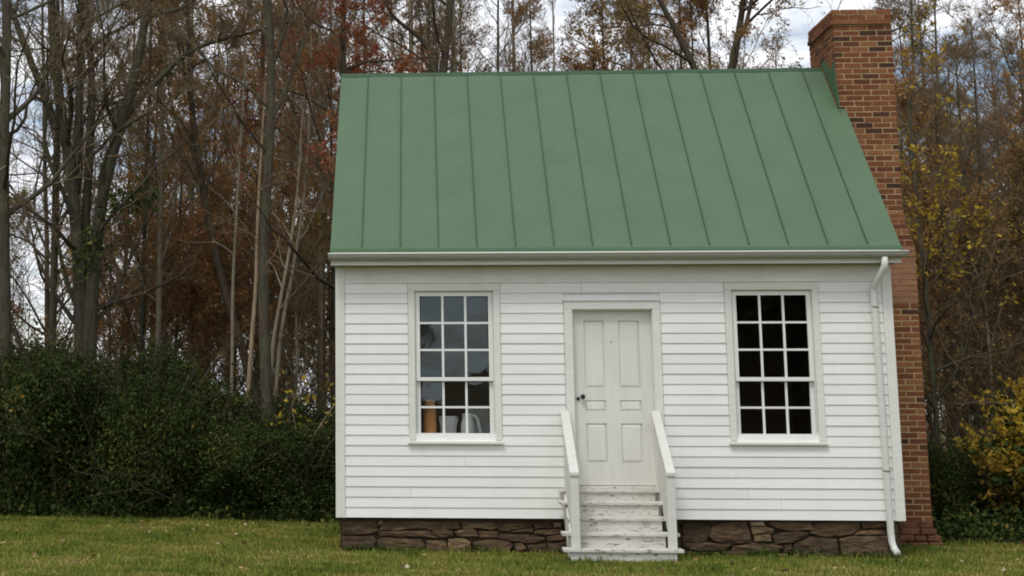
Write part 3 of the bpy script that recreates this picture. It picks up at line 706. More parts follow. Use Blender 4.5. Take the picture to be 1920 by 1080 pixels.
def tubes(sets):
    """sets: list of (P (N,n,3), R (N,n), k) -> V, F"""
    VV, FF, base = [], [], 0
    for P, Rr, k in sets:
        Nn, n, _ = P.shape
        if Nn == 0: continue
        T = norm(np.gradient(P, axis=1)); ref = np.array([.37, .81, .45]); ref2 = np.array([.9, -.3, .1])
        A = np.cross(T, ref); bad = np.linalg.norm(A, axis=-1) < .2
        A[bad] = np.cross(T[bad], ref2); A = norm(A); B = np.cross(T, A)
        th = np.arange(k) * 2 * np.pi / k
        V = P[:, :, None] + (A[:, :, None] * np.cos(th)[:, None] + B[:, :, None] * np.sin(th)[:, None]) * Rr[:, :, None, None]
        idx = np.arange(Nn * n * k).reshape(Nn, n, k) + base
        a = idx[:, :-1]; b = idx[:, 1:]
        F = np.stack([a, np.roll(a, -1, 2), np.roll(b, -1, 2), b], -1).reshape(-1, 4)
        VV.append(V.reshape(-1, 3)); FF.append(F); base += Nn * n * k
    return np.concatenate(VV), np.concatenate(FF)
def spawn(g, P, Rr, mm, t0, t1, a0, a1, l0, l1, n, curl, up, rs, rend, rmin=.004, flat=.75, lmin=0):
    Nn, n0, _ = P.shape; idx = np.repeat(np.arange(Nn), mm); Mn = len(idx)
    j = np.tile(np.arange(mm), Nn); t = t0 + (t1 - t0) * (j + g.random(Mn)) / mm
    u = t * (n0 - 1); i = np.minimum(u.astype(int), n0 - 2); fr = (u - i)[:, None]
    p = P[idx, i] * (1 - fr) + P[idx, i + 1] * fr; tg = norm(P[idx, i + 1] - P[idx, i])
    rad = Rr[idx, i] * (1 - fr[:, 0]) + Rr[idx, i + 1] * fr[:, 0]
    pl = np.linalg.norm(np.diff(P, axis=1), axis=-1).sum(1)[idx]
    perp = norm(np.cross(g.normal(size=(Mn, 3)), tg)); an = g.uniform(a0, a1, Mn)[:, None]
    d = tg * np.cos(an) + perp * np.sin(an); d[:, 2] += up; d = norm(d)
    Ln = np.maximum(pl * g.uniform(l0, l1, Mn) * (1.15 - flat * (t - t0) / max(1e-6, (1 - t0))), lmin)
    r0 = np.maximum(rad * rs * g.uniform(.75, 1.05, Mn), rmin)
    Q = np.zeros((Mn, n, 3)); Q[:, 0] = p; st = (Ln / (n - 1))[:, None]
    for k in range(1, n):
        d = d + g.normal(size=(Mn, 3)) * curl; d[:, 2] += up * .5; d = norm(d); p = p + d * st; Q[:, k] = p
    RR = r0[:, None] * np.linspace(1, rend, n)[None]; RR = np.maximum(RR, rmin * .6)
    return Q, RR
def poly(pts, n, g=None, wob=0.0):
    pts = np.array(pts, float); s = np.r_[0, np.cumsum(np.linalg.norm(np.diff(pts, axis=0), axis=1))]; s /= s[-1]
    t = np.linspace(0, 1, n); Q = np.stack([np.interp(t, s, pts[:, k]) for k in range(3)], 1)
    for _ in range(2): Q[1:-1] = .25 * Q[:-2] + .5 * Q[1:-1] + .25 * Q[2:]
    if g is not None and wob: Q[1:, :2] += np.cumsum(g.normal(size=(n - 1, 2)) * wob, 0) * .5
    return Q
def leaves(g, C, size, flat=.35, tint=None):
    n = len(C); s = size * g.uniform(.55, 1.25, n)[:, None]
    a = norm(g.normal(size=(n, 3))); b = norm(np.cross(a, g.normal(size=(n, 3)) + np.array([0, 0, .6])))
    c = np.cross(a, b) * .12
    V = np.stack([C - a * s * .62, C + b * s * .36 + c * s, C + a * s * .62, C - b * s * .36 + c * s], 1).reshape(-1, 3)
    F = np.arange(n * 4).reshape(n, 4)
    tt = g.random(n) if tint is None else np.clip(tint + g.normal(size=n) * .18, 0, 1)
    return V, F, np.repeat(tt, 4)
def along(g, P, n, t0=.25):
    i = g.integers(0, len(P), n); u = (t0 + (1 - t0) * g.random(n)) * (P.shape[1] - 1); k = np.minimum(u.astype(int), P.shape[1] - 2); fr = (u - k)[:, None]
    return P[i, k] * (1 - fr) + P[i, k + 1] * fr

def make_tree(name, seed, trunks, bark, twig, n1=(16, .30, 1.0), lim=(.22, .42), n2=6, n3=7, n4=4, angle=(.55, 1.2), up=.05, leaf=None, nleaf=0, lsize=.08, clump=.10, curl=.21, label=None, extra=None, group=None, loc=(0, 0, 0), leafz=None, leaf_bias=None, k0=9):
    """trunks: list of (points, base radius, tip radius, children?)"""
    g = np.random.default_rng(seed)
    root = empty(name, loc); tag(root, label, 'tree', group)
    big, tw = [], []; L1P, L1R = [], []
    for pts, r0, r1, mult in trunks:
        Q = poly(pts, 18, g, .012)[None]; Rr = np.linspace(1, 0, 18)[None] ** .85 * (r0 - r1) + r1
        if pts[0][2] < .4: Rr[0, :2] *= np.array([1.45, 1.12])
        big.append((Q, Rr, k0))
        if mult > 0:
            c, cr_ = spawn(g, Q, Rr, max(2, int(n1[0] * mult)), n1[1], n1[2], angle[0], angle[1], lim[0], lim[1], 9, curl * .8, up, .5, .22, .010)
            L1P.append(c); L1R.append(cr_)
    if extra:
        for pts, r0, r1 in extra:
            Q = poly(pts, 9, g, .01)[None]; L1P.append(Q); L1R.append(np.linspace(r0, r1, 9)[None])
    P1, R1 = np.concatenate(L1P), np.concatenate(L1R)
    big.append((P1, R1, 6))
    P2, R2 = spawn(g, P1, R1, n2, .18, 1.0, .4, 1.0, .28, .55, 6, curl, up, .6, .35, .006)
    P3, R3 = spawn(g, P2, R2, n3, .15, 1.0, .4, 1.05, .30, .62, 4, curl * 1.2, up * .8, .65, .5, .0042, lmin=.16)
    tw += [(P2, R2, 4), (P3, R3, 3)]
    end = P3
    if n4:
        P4, R4 = spawn(g, P3, R3, n4, .2, 1.0, .4, 1.0, .35, .75, 3, curl, up * .6, .75, .6, .0034, lmin=.12)
        tw.append((P4, R4, 3)); end = P4
    V, F = tubes(big); link('trunk', np_mesh('trunk', V, F, bark, smooth=True), root)
    V, F = tubes(tw); b = link('branches', np_mesh('branches', V, F, twig), root)
    if leaf is not None and nleaf:
        C = along(g, end, nleaf * 3); 
        if leafz: C = C[(C[:, 2] > leafz[0]) & (C[:, 2] < leafz[1])]
        # leaves hang on in patches
        q = np.sin(C[:, 0] * 2.1 + seed) + np.sin(C[:, 1] * 1.9 + seed * 2) + np.sin(C[:, 2] * 1.7 + seed * 3)
        C = C[q + g.normal(size=len(C)) * .8 > .0][:nleaf]
        C = C + g.normal(size=C.shape) * clump * .35
        patch = .5 + .22 * np.sin(C[:, 0] * 1.3 + seed) * np.sin(C[:, 2] * 1.1 + seed)
        V, F, t_ = leaves(g, C, lsize, tint=patch)
        lo = link('leaves', np_mesh('leaves', V, F, leaf, t_), root); lo['kind'] = 'stuff'
    return root
def copy_tree(o, loc, rz, sc, label=None, group=None):
    c = o.copy(); col.objects.link(c); c.location = loc; c.rotation_euler = (0, 0, rz); c.scale = (sc[0], sc[0], sc[1])
    if label: c['label'] = label
    if group: c['group'] = group
    for ch_ in o.children:
        k = ch_.copy(); col.objects.link(k); k.parent = c
    return c
def xz(y, lst, dy=0.0, x0=0):        # (x, z) points standing at depth y, leaning dy over their length
    n = len(lst); return [(x, y + dy * i / max(1, n - 1), z) for i, (x, z) in enumerate(lst)]

# --- trees told apart in the photograph, each where it stands
Y = 6.0
make_tree('edge_tree', 11, [(xz(Y, [(-5.22, 0), (-5.32, 1.76), (-5.46, 4.36), (-5.53, 5.86), (-5.48, 6.88), (-5.6, 9), (-5.4, 12.5)]), .125, .03, 1)], M['bark'], M['twig'],
          n1=(15, .34, 1), lim=(.22, .36), label='thick grey trunk at the very edge of the wood beside the open sky gap', extra=[(xz(Y, [(-5.50, 5.95), (-5.31, 6.15), (-5.1, 6.32), (-4.9, 6.7), (-4.8, 7.6)], .5), .055, .012)])
make_tree('multi_stem_tree', 12, [
    (xz(7.0, [(-4.32, 0), (-4.36, 1.6), (-4.40, 2.93), (-4.44, 3.44), (-4.6, 5.32), (-4.79, 6.19), (-4.95, 6.81), (-5.02, 7.61), (-5.07, 8.3), (-5.0, 12)]), .135, .025, .8),
    (xz(7.0, [(-4.90, 6.0), (-4.97, 6.18), (-5.12, 6.68), (-5.47, 7.49), (-5.8, 8.3), (-6.1, 9.8)]), .075, .015, .45),
    (xz(7.1, [(-4.58, 5.1), (-4.60, 5.3), (-4.57, 5.7), (-4.57, 6.85), (-4.57, 7.65), (-4.6, 8.4), (-4.5, 11.5)], .2), .075, .02, .6),
    (xz(7.15, [(-4.38, 3.6), (-4.42, 4.6), (-4.39, 5.27), (-4.36, 6.33), (-4.42, 7.31), (-4.58, 8.22), (-4.7, 11.5)], .3), .085, .02, .7),
    (xz(6.9, [(-4.24, 0), (-4.25, 1.8), (-4.25, 3.26), (-4.22, 3.84), (-4.06, 5.37), (-3.92, 5.72), (-3.69, 6.23), (-3.51, 7.1), (-3.38, 8.07), (-3.1, 11.5)], -.2), .14, .025, .8),
    (xz(6.8, [(-3.72, 6.1), (-3.6, 6.35), (-3.18, 6.71), (-2.8, 7.09), (-2.32, 7.33), (-1.72, 7.43), (-1.1, 7.6)], -.3), .06, .014, .7)],
    M['bark'], M['twig'], n1=(16, .22, 1), lim=(.16, .32), n2=8, n3=7, n4=3, label='thick grey tree forking into many upright stems above the dark shrubs',
    extra=[(xz(6.9, [(-4.22, 3.05), (-4.09, 3.18), (-3.66, 3.27), (-3.24, 3.43), (-2.8, 3.7)], .3), .05, .012), (xz(7, [(-4.36, 2.9), (-4.75, 3.6), (-4.95, 4.6), (-5.0, 5.6)], .3), .05, .012)])
make_tree('thin_grey_tree', 13, [(xz(8.5, [(-5.2, 0), (-5.23, 2.65), (-5.24, 4.08), (-5.27, 5.72), (-5.27, 6.83), (-5.4, 10)]), .085, .015, 1)], M['bark'], M['twig'], n1=(10, .35, 1), label='thin straight grey trunk just left of the many-stemmed tree')
make_tree('leaning_tree', 14, [(xz(8, [(-1.35, 0), (-1.6, 1.4), (-1.81, 2.2), (-2.08, 2.97), (-2.3, 3.5), (-2.63, 5.0), (-2.84, 6.26), (-2.91, 7.44), (-2.94, 8.37), (-3.0, 11.5)]), .085, .02, 1)], M['bark_dark'], M['twig_brown'], n1=(16, .40, 1),
          lim=(.18, .32), leaf=M['leaf_russet'], nleaf=5000, lsize=.05, label='dark trunk leaning to the left behind the shrubs')
make_tree('straight_tree', 15, [(xz(5.2, [(-1.22, 0), (-1.26, 1.62), (-1.3, 2.53), (-1.35, 3.3), (-1.29, 4.8), (-1.2, 5.92), (-1.22, 6.82), (-1.31, 7.64), (-1.35, 9), (-1.3, 12.5)]), .094, .03, 1)], M['bark'], M['twig'], n1=(14, .42, 1),
          lim=(.18, .32), label='tall straight grey trunk between the shrubs and the house', extra=[(xz(5.2, [(-1.22, 5.8), (-1.0, 6.35), (-.75, 7.0), (-.5, 7.9)], .2), .035, .01)])
make_tree('dead_snag', 16, [(xz(7, [(-1.80, 0), (-1.78, 1.2), (-1.73, 2.18), (-1.67, 2.93), (-1.63, 3.76), (-1.60, 4.5), (-1.56, 5.55), (-1.51, 6.75)]), .042, .016, 1)], M['bark_snag'], M['bark_pale'], n1=(4, .5, 1), lim=(.05, .12), n2=2, n3=2, n4=0, label='bare tan dead stick beside the tall straight trunk')
make_tree('pale_sapling', 17, [(xz(6.5, [(-1.42, 0), (-1.36, 1.4), (-1.3, 2.41), (-1.16, 3.23), (-1.01, 4.13), (-.89, 4.96), (-.8, 6.2)]), .038, .014, 1)], M['bark_pale'], M['twig'], n1=(9, .45, 1), lim=(.12, .26), n2=4, n3=4, n4=2, label='pale slender sapling leaning right at the foot of the straight trunk')
make_tree('pale_sapling', 18, [(xz(7.5, [(-2.05, 0), (-2.07, 2.27), (-2.08, 3.63), (-2.0, 5.54), (-1.92, 6.78), (-1.9, 8.5)]), .034, .012, 1)], M['bark_pale'], M['twig'], n1=(9, .45, 1), lim=(.12, .26), n2=4, n3=4, n4=2, label='pale slender upright sapling behind the dark leaning trunk')
make_tree('pale_sapling', 19, [(xz(7.5, [(-1.42, 0), (-1.33, 2.53), (-1.12, 3.63), (-.92, 4.75), (-.82, 6.15), (-.78, 7.6)]), .04, .014, 1)], M['bark_pale'], M['twig'], n1=(9, .45, 1), lim=(.12, .26), n2=4, n3=4, n4=2, label='pale thin sapling nearest the left roof edge of the house')
make_tree('red_leafed_tree', 20, [(xz(7.6, [(-.25, 0), (-.30, 2.5), (-.22, 5), (-.25, 7.5), (-.2, 10.5)]), .10, .02, 1)], M['bark_dark'], M['twig_brown'], n1=(22, .30, 1), lim=(.20, .34), n2=7, n3=6, n4=3, leaf=M['leaf_red'], nleaf=16000, lsize=.055,
          label='tree with dark red autumn leaves beside the left roof edge', leafz=(3.6, 11))
make_tree('forked_tree', 21, [(xz(14, [(1.3, 0), (1.36, 4), (1.40, 8.0), (1.42, 8.32), (1.46, 8.67), (1.63, 9.06), (1.68, 9.79), (1.75, 13)]), .155, .03, 1), (xz(14, [(1.37, 7.6), (1.3, 8.32), (1.17, 8.79), (1.05, 9.02), (.76, 9.24), (.44, 9.53), (.1, 10.2)], .3), .075, .02, .5)],
          M['bark_dark'], M['twig'], n1=(12, .58, 1), lim=(.14, .30), n2=5, n3=6, n4=3, label='dark forked trunk rising behind the left half of the green roof')
make_tree('spreading_tree', 22, [(xz(15, [(7.2, 0), (7.15, 4), (7.05, 7.6), (6.68, 8.48), (6.52, 9.1), (6.17, 9.57), (5.94, 9.97), (5.4, 11.5)]), .16, .03, .8), (xz(15.3, [(7.1, 7.2), (7.40, 8.3), (7.57, 8.62), (7.69, 9.37), (7.82, 9.83), (7.87, 10.07), (7.9, 12.5)]), .10, .02, .8), (xz(15, [(7.45, 8.4), (7.53, 9.0), (7.81, 9.31), (7.95, 9.94), (8.3, 11.2)]), .06, .02, .6)],
          M['bark_dark'], M['twig_brown'], n1=(13, .40, 1), lim=(.25, .48), n2=6, n3=5, n4=3, leaf=M['leaf_olive'], nleaf=4200, lsize=.07, label='wide dark tree with few yellow leaves behind the roof beside the chimney')

# --- prototypes for the rest of the wood
def straight(g_, h, lean=.03, r=.09):
    a = g_.uniform(-lean, lean) * h; b = g_.uniform(-lean, lean) * h
    return [([(0, 0, -.3), (a * .2, b * .1, h * .3), (a * .6, b * .5, h * .6), (a, b, h)], r, .014, 1)]
pg = np.random.default_rng(5)
far = (0, -60, 0)
TY = {}
def proto(key, name, seed, h, r, bark, twig, **k):
    TY[key] = (name, seed, h, r, bark, twig, k)
proto('bare_a', 'bare_tree', 31, 12.5, .075, M['bark'], M['twig'], n1=(30, .12, 1), lim=(.14, .30), n2=8, n3=8, n4=4)
proto('bare_b', 'bare_tree', 32, 13.5, .09, M['bark_dark'], M['twig'], n1=(26, .14, 1), lim=(.18, .36), n2=8, n3=8, n4=4, up=.08)
proto('bare_c', 'slender_tree', 33, 11.5, .06, M['bark_pale'], M['twig'], n1=(16, .30, 1), lim=(.12, .24), n2=6, n3=6, n4=4, up=.2)
proto('russet_a', 'russet_tree', 34, 11.5, .07, M['bark_dark'], M['twig_brown'], n1=(22, .15, 1), lim=(.17, .34), n2=8, n3=7, n4=4, leaf=M['leaf_russet'], nleaf=15000, lsize=.052)
proto('russet_b', 'russet_tree', 35, 12.5, .075, M['bark'], M['twig_brown'], n1=(20, .18, 1), lim=(.18, .34), n2=8, n3=7, n4=4, leaf=M['leaf_russet'], nleaf=9000, lsize=.052)
proto('olive_a', 'olive_leaved_tree', 36, 12.0, .075, M['bark_dark'], M['twig_brown'], n1=(24, .10, 1), lim=(.18, .34), n2=8, n3=7, n4=4, leaf=M['leaf_olive'], nleaf=15000, lsize=.055)
proto('olive_b', 'olive_leaved_tree', 37, 10.5, .06, M['bark'], M['twig_brown'], n1=(22, .08, 1), lim=(.18, .32), n2=8, n3=7, n4=4, leaf=M['leaf_olive'], nleaf=9000, lsize=.055)
proto('low_a', 'understory_tree', 38, 6.0, .045, M['bark'], M['twig_brown'], n1=(22, .08, 1), lim=(.25, .5), n2=6, n3=6, n4=3, leaf=M['leaf_russet'], nleaf=6000, lsize=.05, up=.16)
proto('low_b', 'understory_tree', 39, 5.0, .04, M['bark_pale'], M['twig'], n1=(22, .08, 1), lim=(.28, .5), n2=6, n3=6, n4=3, leaf=M['leaf_olive'], nleaf=5000, lsize=.05, up=.18)
proto('yellow', 'yellow_leaved_tree', 40, 6.5, .05, M['bark'], M['twig_brown'], n1=(20, .12, 1), lim=(.28, .5), n2=6, n3=5, n4=3, leaf=M['leaf_yellow'], nleaf=1300, lsize=.072)
GROUPS = {'bare_a': ('bare grey tree standing in the wood behind the house and shrubs', 'bare grey trees in the wood'),
          'bare_b': ('bare dark-stemmed tree standing deep in the wood', 'bare dark trees in the wood'),
          'bare_c': ('slender pale bare tree standing in the wood', 'slender pale trees in the wood'),
          'russet_a': ('tree thick with russet-brown leaves in the wood', 'russet trees in the wood'),
          'russet_b': ('tree with thin russet-brown leaves in the wood', 'thin russet trees in the wood'),
          'olive_a': ('tree thick with olive-brown leaves in the wood', 'olive-brown trees in the wood'),
          'olive_b': ('tree with sparse olive-brown leaves in the wood', 'sparse olive-brown trees in the wood'),
          'low_a': ('low twiggy tree with brown leaves in the wood', 'brown understory trees'),
          'low_b': ('low twiggy tree with olive leaves in the wood', 'olive understory trees'),
          'yellow': ('small tree with loose yellow leaves in the wood right of the chimney', 'yellow-leaved trees right of the chimney')}
BUILT = {}
LABS_ = set()
def place_words(x, y):
    f = (x + 3.90 + .2652 * y) / (11.9 + .6274 * y)
    far_ = ', far back' if y > 22 else ''
    if f < -.09: return 'past the left end of the wood' + far_
    if f > 1.12: return 'past the right end of the wood' + far_
    if f < .13: return 'at the thin left end of the wood' + far_
    if f < .24: return 'between the forked grey tree and the straight trunk' + far_
    if f < .36: return 'between the straight trunk and the house' + far_
    if f < .60: return 'above the left half of the green roof' + far_
    if f < .84: return 'above the right half of the green roof' + far_
    return 'right of the chimney' + far_
def plant(key, x, y, s=1.0, sz=1.0):
    lab, grp = GROUPS[key]; w_ = place_words(x, y)
    lab = lab.replace(' standing in the wood behind the house and shrubs', '').replace(' standing deep in the wood', '').replace(' standing in the wood', '').replace(' in the wood right of the chimney', '').replace(' in the wood', '') + ' ' + w_
    if lab in LABS_ and grp is not None: pass
    LABS_.add(lab); grp = lab
    rz = pg.uniform(0, 6.28)
    if key not in BUILT:
        name, seed, h, r, bark, twig, k = TY[key]
        o = make_tree(name, seed, straight(np.random.default_rng(seed), h, r=r), bark, twig, label=lab, group=grp, k0=7, **k)
        BUILT[key] = o; o.location = (x, y, gz(x, y)); o.rotation_euler.z = rz; o.scale = (s, s, sz)
    else: copy_tree(BUILT[key], (x, y, gz(x, y)), rz, (s, sz), lab, grp)
def xr(f, y):                        # share of the way across the view's wedge at depth y
    a = -3.90 - .2652 * y; b = 8.0 + .3622 * y
    return a + (b - a) * f
def fill(f0, f1, y0, y1, n, keys, s=(.85, 1.15)):
    for i in range(n):
        f = f0 + (f1 - f0) * (i + pg.uniform(.1, .9)) / n; y = pg.uniform(y0, y1)
        q = pg.uniform(*s); plant(keys[int(pg.integers(len(keys)))], xr(f, y), y, q, q * pg.uniform(.92, 1.12))
# the wood runs on a little past the frame at both ends
for k_, x_, y_ in (('bare_a', -9.2, 8.5), ('russet_b', -11.0, 10.5), ('bare_b', -12.5, 14), ('low_a', -10.2, 7.2)): plant(k_, x_, y_)
for k_, x_, y_ in (('olive_b', 13.5, 7.0), ('olive_a', 15.0, 9.5), ('low_a', 12.6, 5.2), ('bare_a', 16.5, 12)): plant(k_, x_, y_, .75, .75)
# thin fringe on the left, with the open sky behind it
fill(-.08, .14, 9, 16, 3, ['bare_a', 'bare_c', 'bare_b'])
fill(-.05, .14, 18, 30, 3, ['bare_a', 'bare_b', 'low_b'])
# the denser russet part between the forked stems and the house
fill(.12, .36, 8.5, 12, 8, ['russet_b', 'low_a', 'russet_a', 'bare_c', 'low_a'], (.7, 1.0))
fill(.12, .38, 12, 20, 10, ['russet_a', 'russet_b', 'russet_a', 'bare_a'], (.75, 1.1))
fill(.14, .38, 20, 34, 9, ['russet_a', 'russet_a', 'russet_b', 'olive_a'], (.7, 1.1))
fill(.10, .38, 8, 14, 12, ['low_a', 'low_b', 'low_a'], (.7, 1.0))
# behind the house
fill(.36, .58, 13, 20, 5, ['bare_a', 'bare_c', 'russet_b'], (.72, .9))
fill(.36, .60, 20, 32, 10, ['bare_c', 'bare_a', 'russet_b', 'russet_a', 'russet_b'], (.75, 1.0))
fill(.58, .72, 16, 24, 6, ['russet_a', 'russet_b', 'olive_a'], (.85, 1.0))
fill(.70, .84, 18, 30, 6, ['bare_c', 'olive_b', 'bare_a'], (.75, .95))
fill(.36, .84, 24, 40, 10, ['bare_a', 'bare_c', 'bare_b', 'bare_a'], (.72, .95))
fill(.36, .60, 16, 24, 4, ['low_a', 'bare_c'], (1.4, 1.6))
fill(.86, 1.06, 8, 20, 6, ['bare_a', 'bare_b'], (.55, .75))
# right of the chimney
fill(.86, 1.06, 5.5, 9, 7, ['low_b', 'low_a', 'bare_a', 'low_b', 'olive_b'], (.50, .66))
fill(.86, 1.08, 9, 15, 10, ['bare_a', 'olive_b', 'low_b', 'bare_a', 'olive_a'], (.60, .80))
fill(.84, 1.10, 15, 24, 11, ['bare_a', 'russet_b', 'olive_b', 'bare_b', 'bare_c'], (.68, .85))
fill(.84, 1.10, 24, 36, 8, ['olive_a', 'bare_a', 'russet_a'], (.75, .9))
fill(.88, 1.04, 5, 7, 4, ['low_b', 'low_a'])
plant('yellow', 8.15, 5.2, .95, .95); plant('yellow', 10.6, 7.5, .7, .7)

# --- shrubs along the lawn
def shrub_mesh(seed, n, leafm, size, blobs, h0=.0, shoots=True):
    g = np.random.default_rng(seed); C = []; per = n // len(blobs)
    for bx_, by_, bz_, rx, ry, rz_ in blobs:
        d = norm(g.normal(size=(per, 3))); rr = 1 - .45 * g.random(per) ** 1.6
        rr *= 1 + .26 * np.sin(d[:, 0] * 5 + seed) * np.sin(d[:, 1] * 6 + seed * 2) + .12 * np.sin(d[:, 2] * 9 + d[:, 0] * 7)
        C.append(np.array([bx_, by_, bz_]) + d * rr[:, None] * np.array([rx, ry, rz_]) + g.normal(size=(per, 3)) * .05)
    C = np.concatenate(C); C = C[C[:, 2] > h0]
    if shoots:
        ns = 90; bi = g.integers(0, len(blobs), ns); Bm = np.array(blobs)[bi]; d = norm(g.normal(size=(ns, 3)) + np.array([0, 0, .9])); d[:, 2] = np.abs(d[:, 2])
        st = Bm[:, :3] + d * Bm[:, 3:] * .75; dirn = norm(d + np.array([0, 0, .5]) + g.normal(size=(ns, 3)) * .25); ln = g.uniform(.25, .75, ns)
        per_ = 34; u = g.random((ns, per_)); S = st[:, None] + dirn[:, None] * (u * ln[:, None])[..., None] + g.normal(size=(ns, per_, 3)) * .035; S[..., 2] -= (u ** 2 * ln[:, None]) * .18
        C = np.concatenate([C, S.reshape(-1, 3)])
    tint = .40 + .30 * np.sin(C[:, 0] * 3 + seed) * np.sin(C[:, 2] * 3.3 + seed) + .12 * np.sin(C[:, 0] * 11 + C[:, 2] * 9)
    V, F, t_ = leaves(g, C, size, tint=tint)
    return np_mesh('foliage', V, F, leafm, t_)
def stems_mesh(seed, n, h, spread, mat):
    g = np.random.default_rng(seed); P = np.zeros((n, 5, 3)); P[:, 0, :2] = g.normal(size=(n, 2)) * spread * .25
    d = norm(np.concatenate([g.normal(size=(n, 2)) * .5, np.ones((n, 1))], 1))
    for k in range(1, 5):
        d = norm(d + g.normal(size=(n, 3)) * .2); P[:, k] = P[:, k - 1] + d * h / 4 * g.uniform(.7, 1.1, (n, 1))
    Rr = np.tile(np.linspace(.016, .005, 5), (n, 1)); P2, R2 = spawn(g, P, Rr, 5, .3, 1, .4, 1, .3, .5, 4, .2, .05, .6, .5)
    V, F = tubes([(P, Rr, 5), (P2, R2, 3)]); return np_mesh('stems', V, F, mat)
BL = [[(0, 0, .75, 1.0, .8, .85), (.55, .1, 1.25, .7, .6, .6), (-.6, .1, 1.1, .7, .6, .65), (0, -.25, .4, .9, .7, .5)],
      [(0, 0, .95, .95, .8, 1.0), (.3, .1, 1.75, .6, .55, .55), (-.45, 0, 1.35, .6, .6, .6), (.3, -.3, .5, .8, .6, .55)],
      [(0, 0, .65, 1.15, .85, .70), (-.5, 0, 1.0, .6, .6, .45), (.6, -.1, .9, .6, .6, .5), (0, -.3, .35, 1.0, .7, .42)],
      [(0, 0, 1.1, .8, .7, 1.15), (.1, 0, 2.0, .5, .5, .55), (-.2, -.1, .6, .8, .7, .65)]]
sh_meshes = [(shrub_mesh(60 + i, 42000, M['leaf_green'], .042, b), stems_mesh(70 + i, 26, 2.5, 1.4, M['bark_dark'])) for i, b in enumerate(BL)]
def shrub(i, x, y, s, sz, rz, label, group=None, name='evergreen_shrub'):
    r = empty(name, (x, y, gz(x, y) - .02), rz); r.scale = (s, s, sz); tag(r, label, 'shrub', group)
    f = link('foliage', sh_meshes[i][0], r); f['kind'] = 'stuff'; link('stems', sh_meshes[i][1], r); return r
for i, x, y, s, sz, rz, lb in [
        (1, -5.6, 6.0, 1.15, 1.02, .3, 'tall dark evergreen shrub around the thick trunk at the edge of the wood'),
        (3, -4.75, 6.3, 1.1, .94, 1.7, 'narrow dark evergreen shrub left of the forked grey tree'),
        (1, -3.9, 6.2, 1.1, .96, 2.6, 'tall dark evergreen shrub at the foot of the forked grey tree'),
        (3, -3.1, 6.2, 1.15, .90, .8, 'upright dark evergreen shrub just right of the forked grey tree'),
        (1, -2.2, 6.4, 1.05, .80, 4.0, 'dark evergreen shrub under the dark leaning trunk'),
        (0, -1.35, 6.7, 1.0, .86, 5.0, 'dark evergreen shrub behind the tall straight trunk'),
        (2, -.5, 6.6, 1.05, .98, 2.0, 'dark evergreen shrub behind the vine with yellow leaves'),
        (2, -5.2, 5.45, 1.1, 1.5, 3.3, 'broad dark evergreen shrub on the lawn edge below the thick edge trunk'),
        (0, -4.1, 5.5, 1.1, 1.2, 4.1, 'broad dark evergreen shrub on the lawn edge below the forked grey tree'),
        (2, -3.05, 5.4, 1.1, 1.35, 5.2, 'broad dark evergreen shrub on the lawn edge below the dark leaning trunk'),
        (0, .5, 7.0, 1.0, .9, 3.7, 'dark evergreen shrub showing past the left corner of the house'),
        (1, -8.3, 6.2, 1.1, 1.05, 2.9, 'dark evergreen shrub past the end of the thicket'),
        (0, -9.8, 6.0, 1.15, 1.2, .4, 'outermost dark evergreen shrub of the thicket'),
        (0, -6.7, 6.0, 1.1, 1.45, 1.1, 'dark evergreen shrub at the far left end of the thicket')]:
    shrub(i, x, y, s, sz, rz, lb, 'dark evergreen shrubs left of the house')
shrub(0, -1.75, 5.0, 1.02, .74, 2.2, 'rounded dark green shrub at the foot of the tall straight trunk')
shrub(2, -.55, 4.95, .95, .9, .5, 'dark evergreen shrub closest to the left wall of the house')
# right of the chimney
shrub(2, 7.65, 3.5, .62, .72, 1.0, 'low dark green shrub beside the chimney foot', name='low_shrub')
shrub(0, 8.9, 4.4, .75, .62, 2.0, 'dark green shrub behind the yellow bush right of the chimney', name='low_shrub')
ys = empty('yellow_shrub', (8.75, 2.75, 0)); tag(ys, 'bush with yellow autumn leaves at the lawn edge right of the chimney', 'shrub')
f = link('foliage', shrub_mesh(91, 4600, M['leaf_yellow'], .066, [(0, 0, 1.0, .75, .6, .75), (.35, .1, 1.55, .55, .5, .5), (-.35, -.1, .75, .45, .45, .5)]), ys); f['kind'] = 'stuff'
f = link('foliage', shrub_mesh(92, 2200, M['leaf_weed'], .085, [(0, 0, .7, .7, .6, .7), (.3, .1, .4, .7, .6, .5)]), ys); f['kind'] = 'stuff'
link('stems', stems_mesh(93, 22, 2.0, .8, M['bark']), ys)
yv = empty('yellow_vine', (-.42, 4.55, 0)); tag(yv, 'loose vine with scattered yellow leaves beside the house corner', 'vine')
g = np.random.default_rng(94)
C = np.stack([g.uniform(-.75, .25, 60), g.uniform(-.25, .3, 60), 1.35 + g.random(60) ** 1.5 * .75], 1); V, F, t_ = leaves(g, C, .072)
f = link('leaves', np_mesh('leaves', V, F, M['leaf_yellow'], t_), yv); f['kind'] = 'stuff'
P = np.array([[(-.55, .0, 0), (-.3, -.1, .8), (-.1, -.12, 1.25), (.25, -.1, 1.75)], [(-.1, 0, 0), (-.3, 0, .9), (-.45, .1, 1.6), (-.3, .1, 2.0)]], float)
V, F = tubes([(P, np.full((2, 4), .008), 5)]); link('stem', np_mesh('stem', V, F, M['bark_pale']), yv)
iv = empty('ivy', (-4.0, 6.6, 0)); tag(iv, 'green ivy clump hanging on the many-stemmed tree', 'ivy')
g = np.random.default_rng(95); C = []
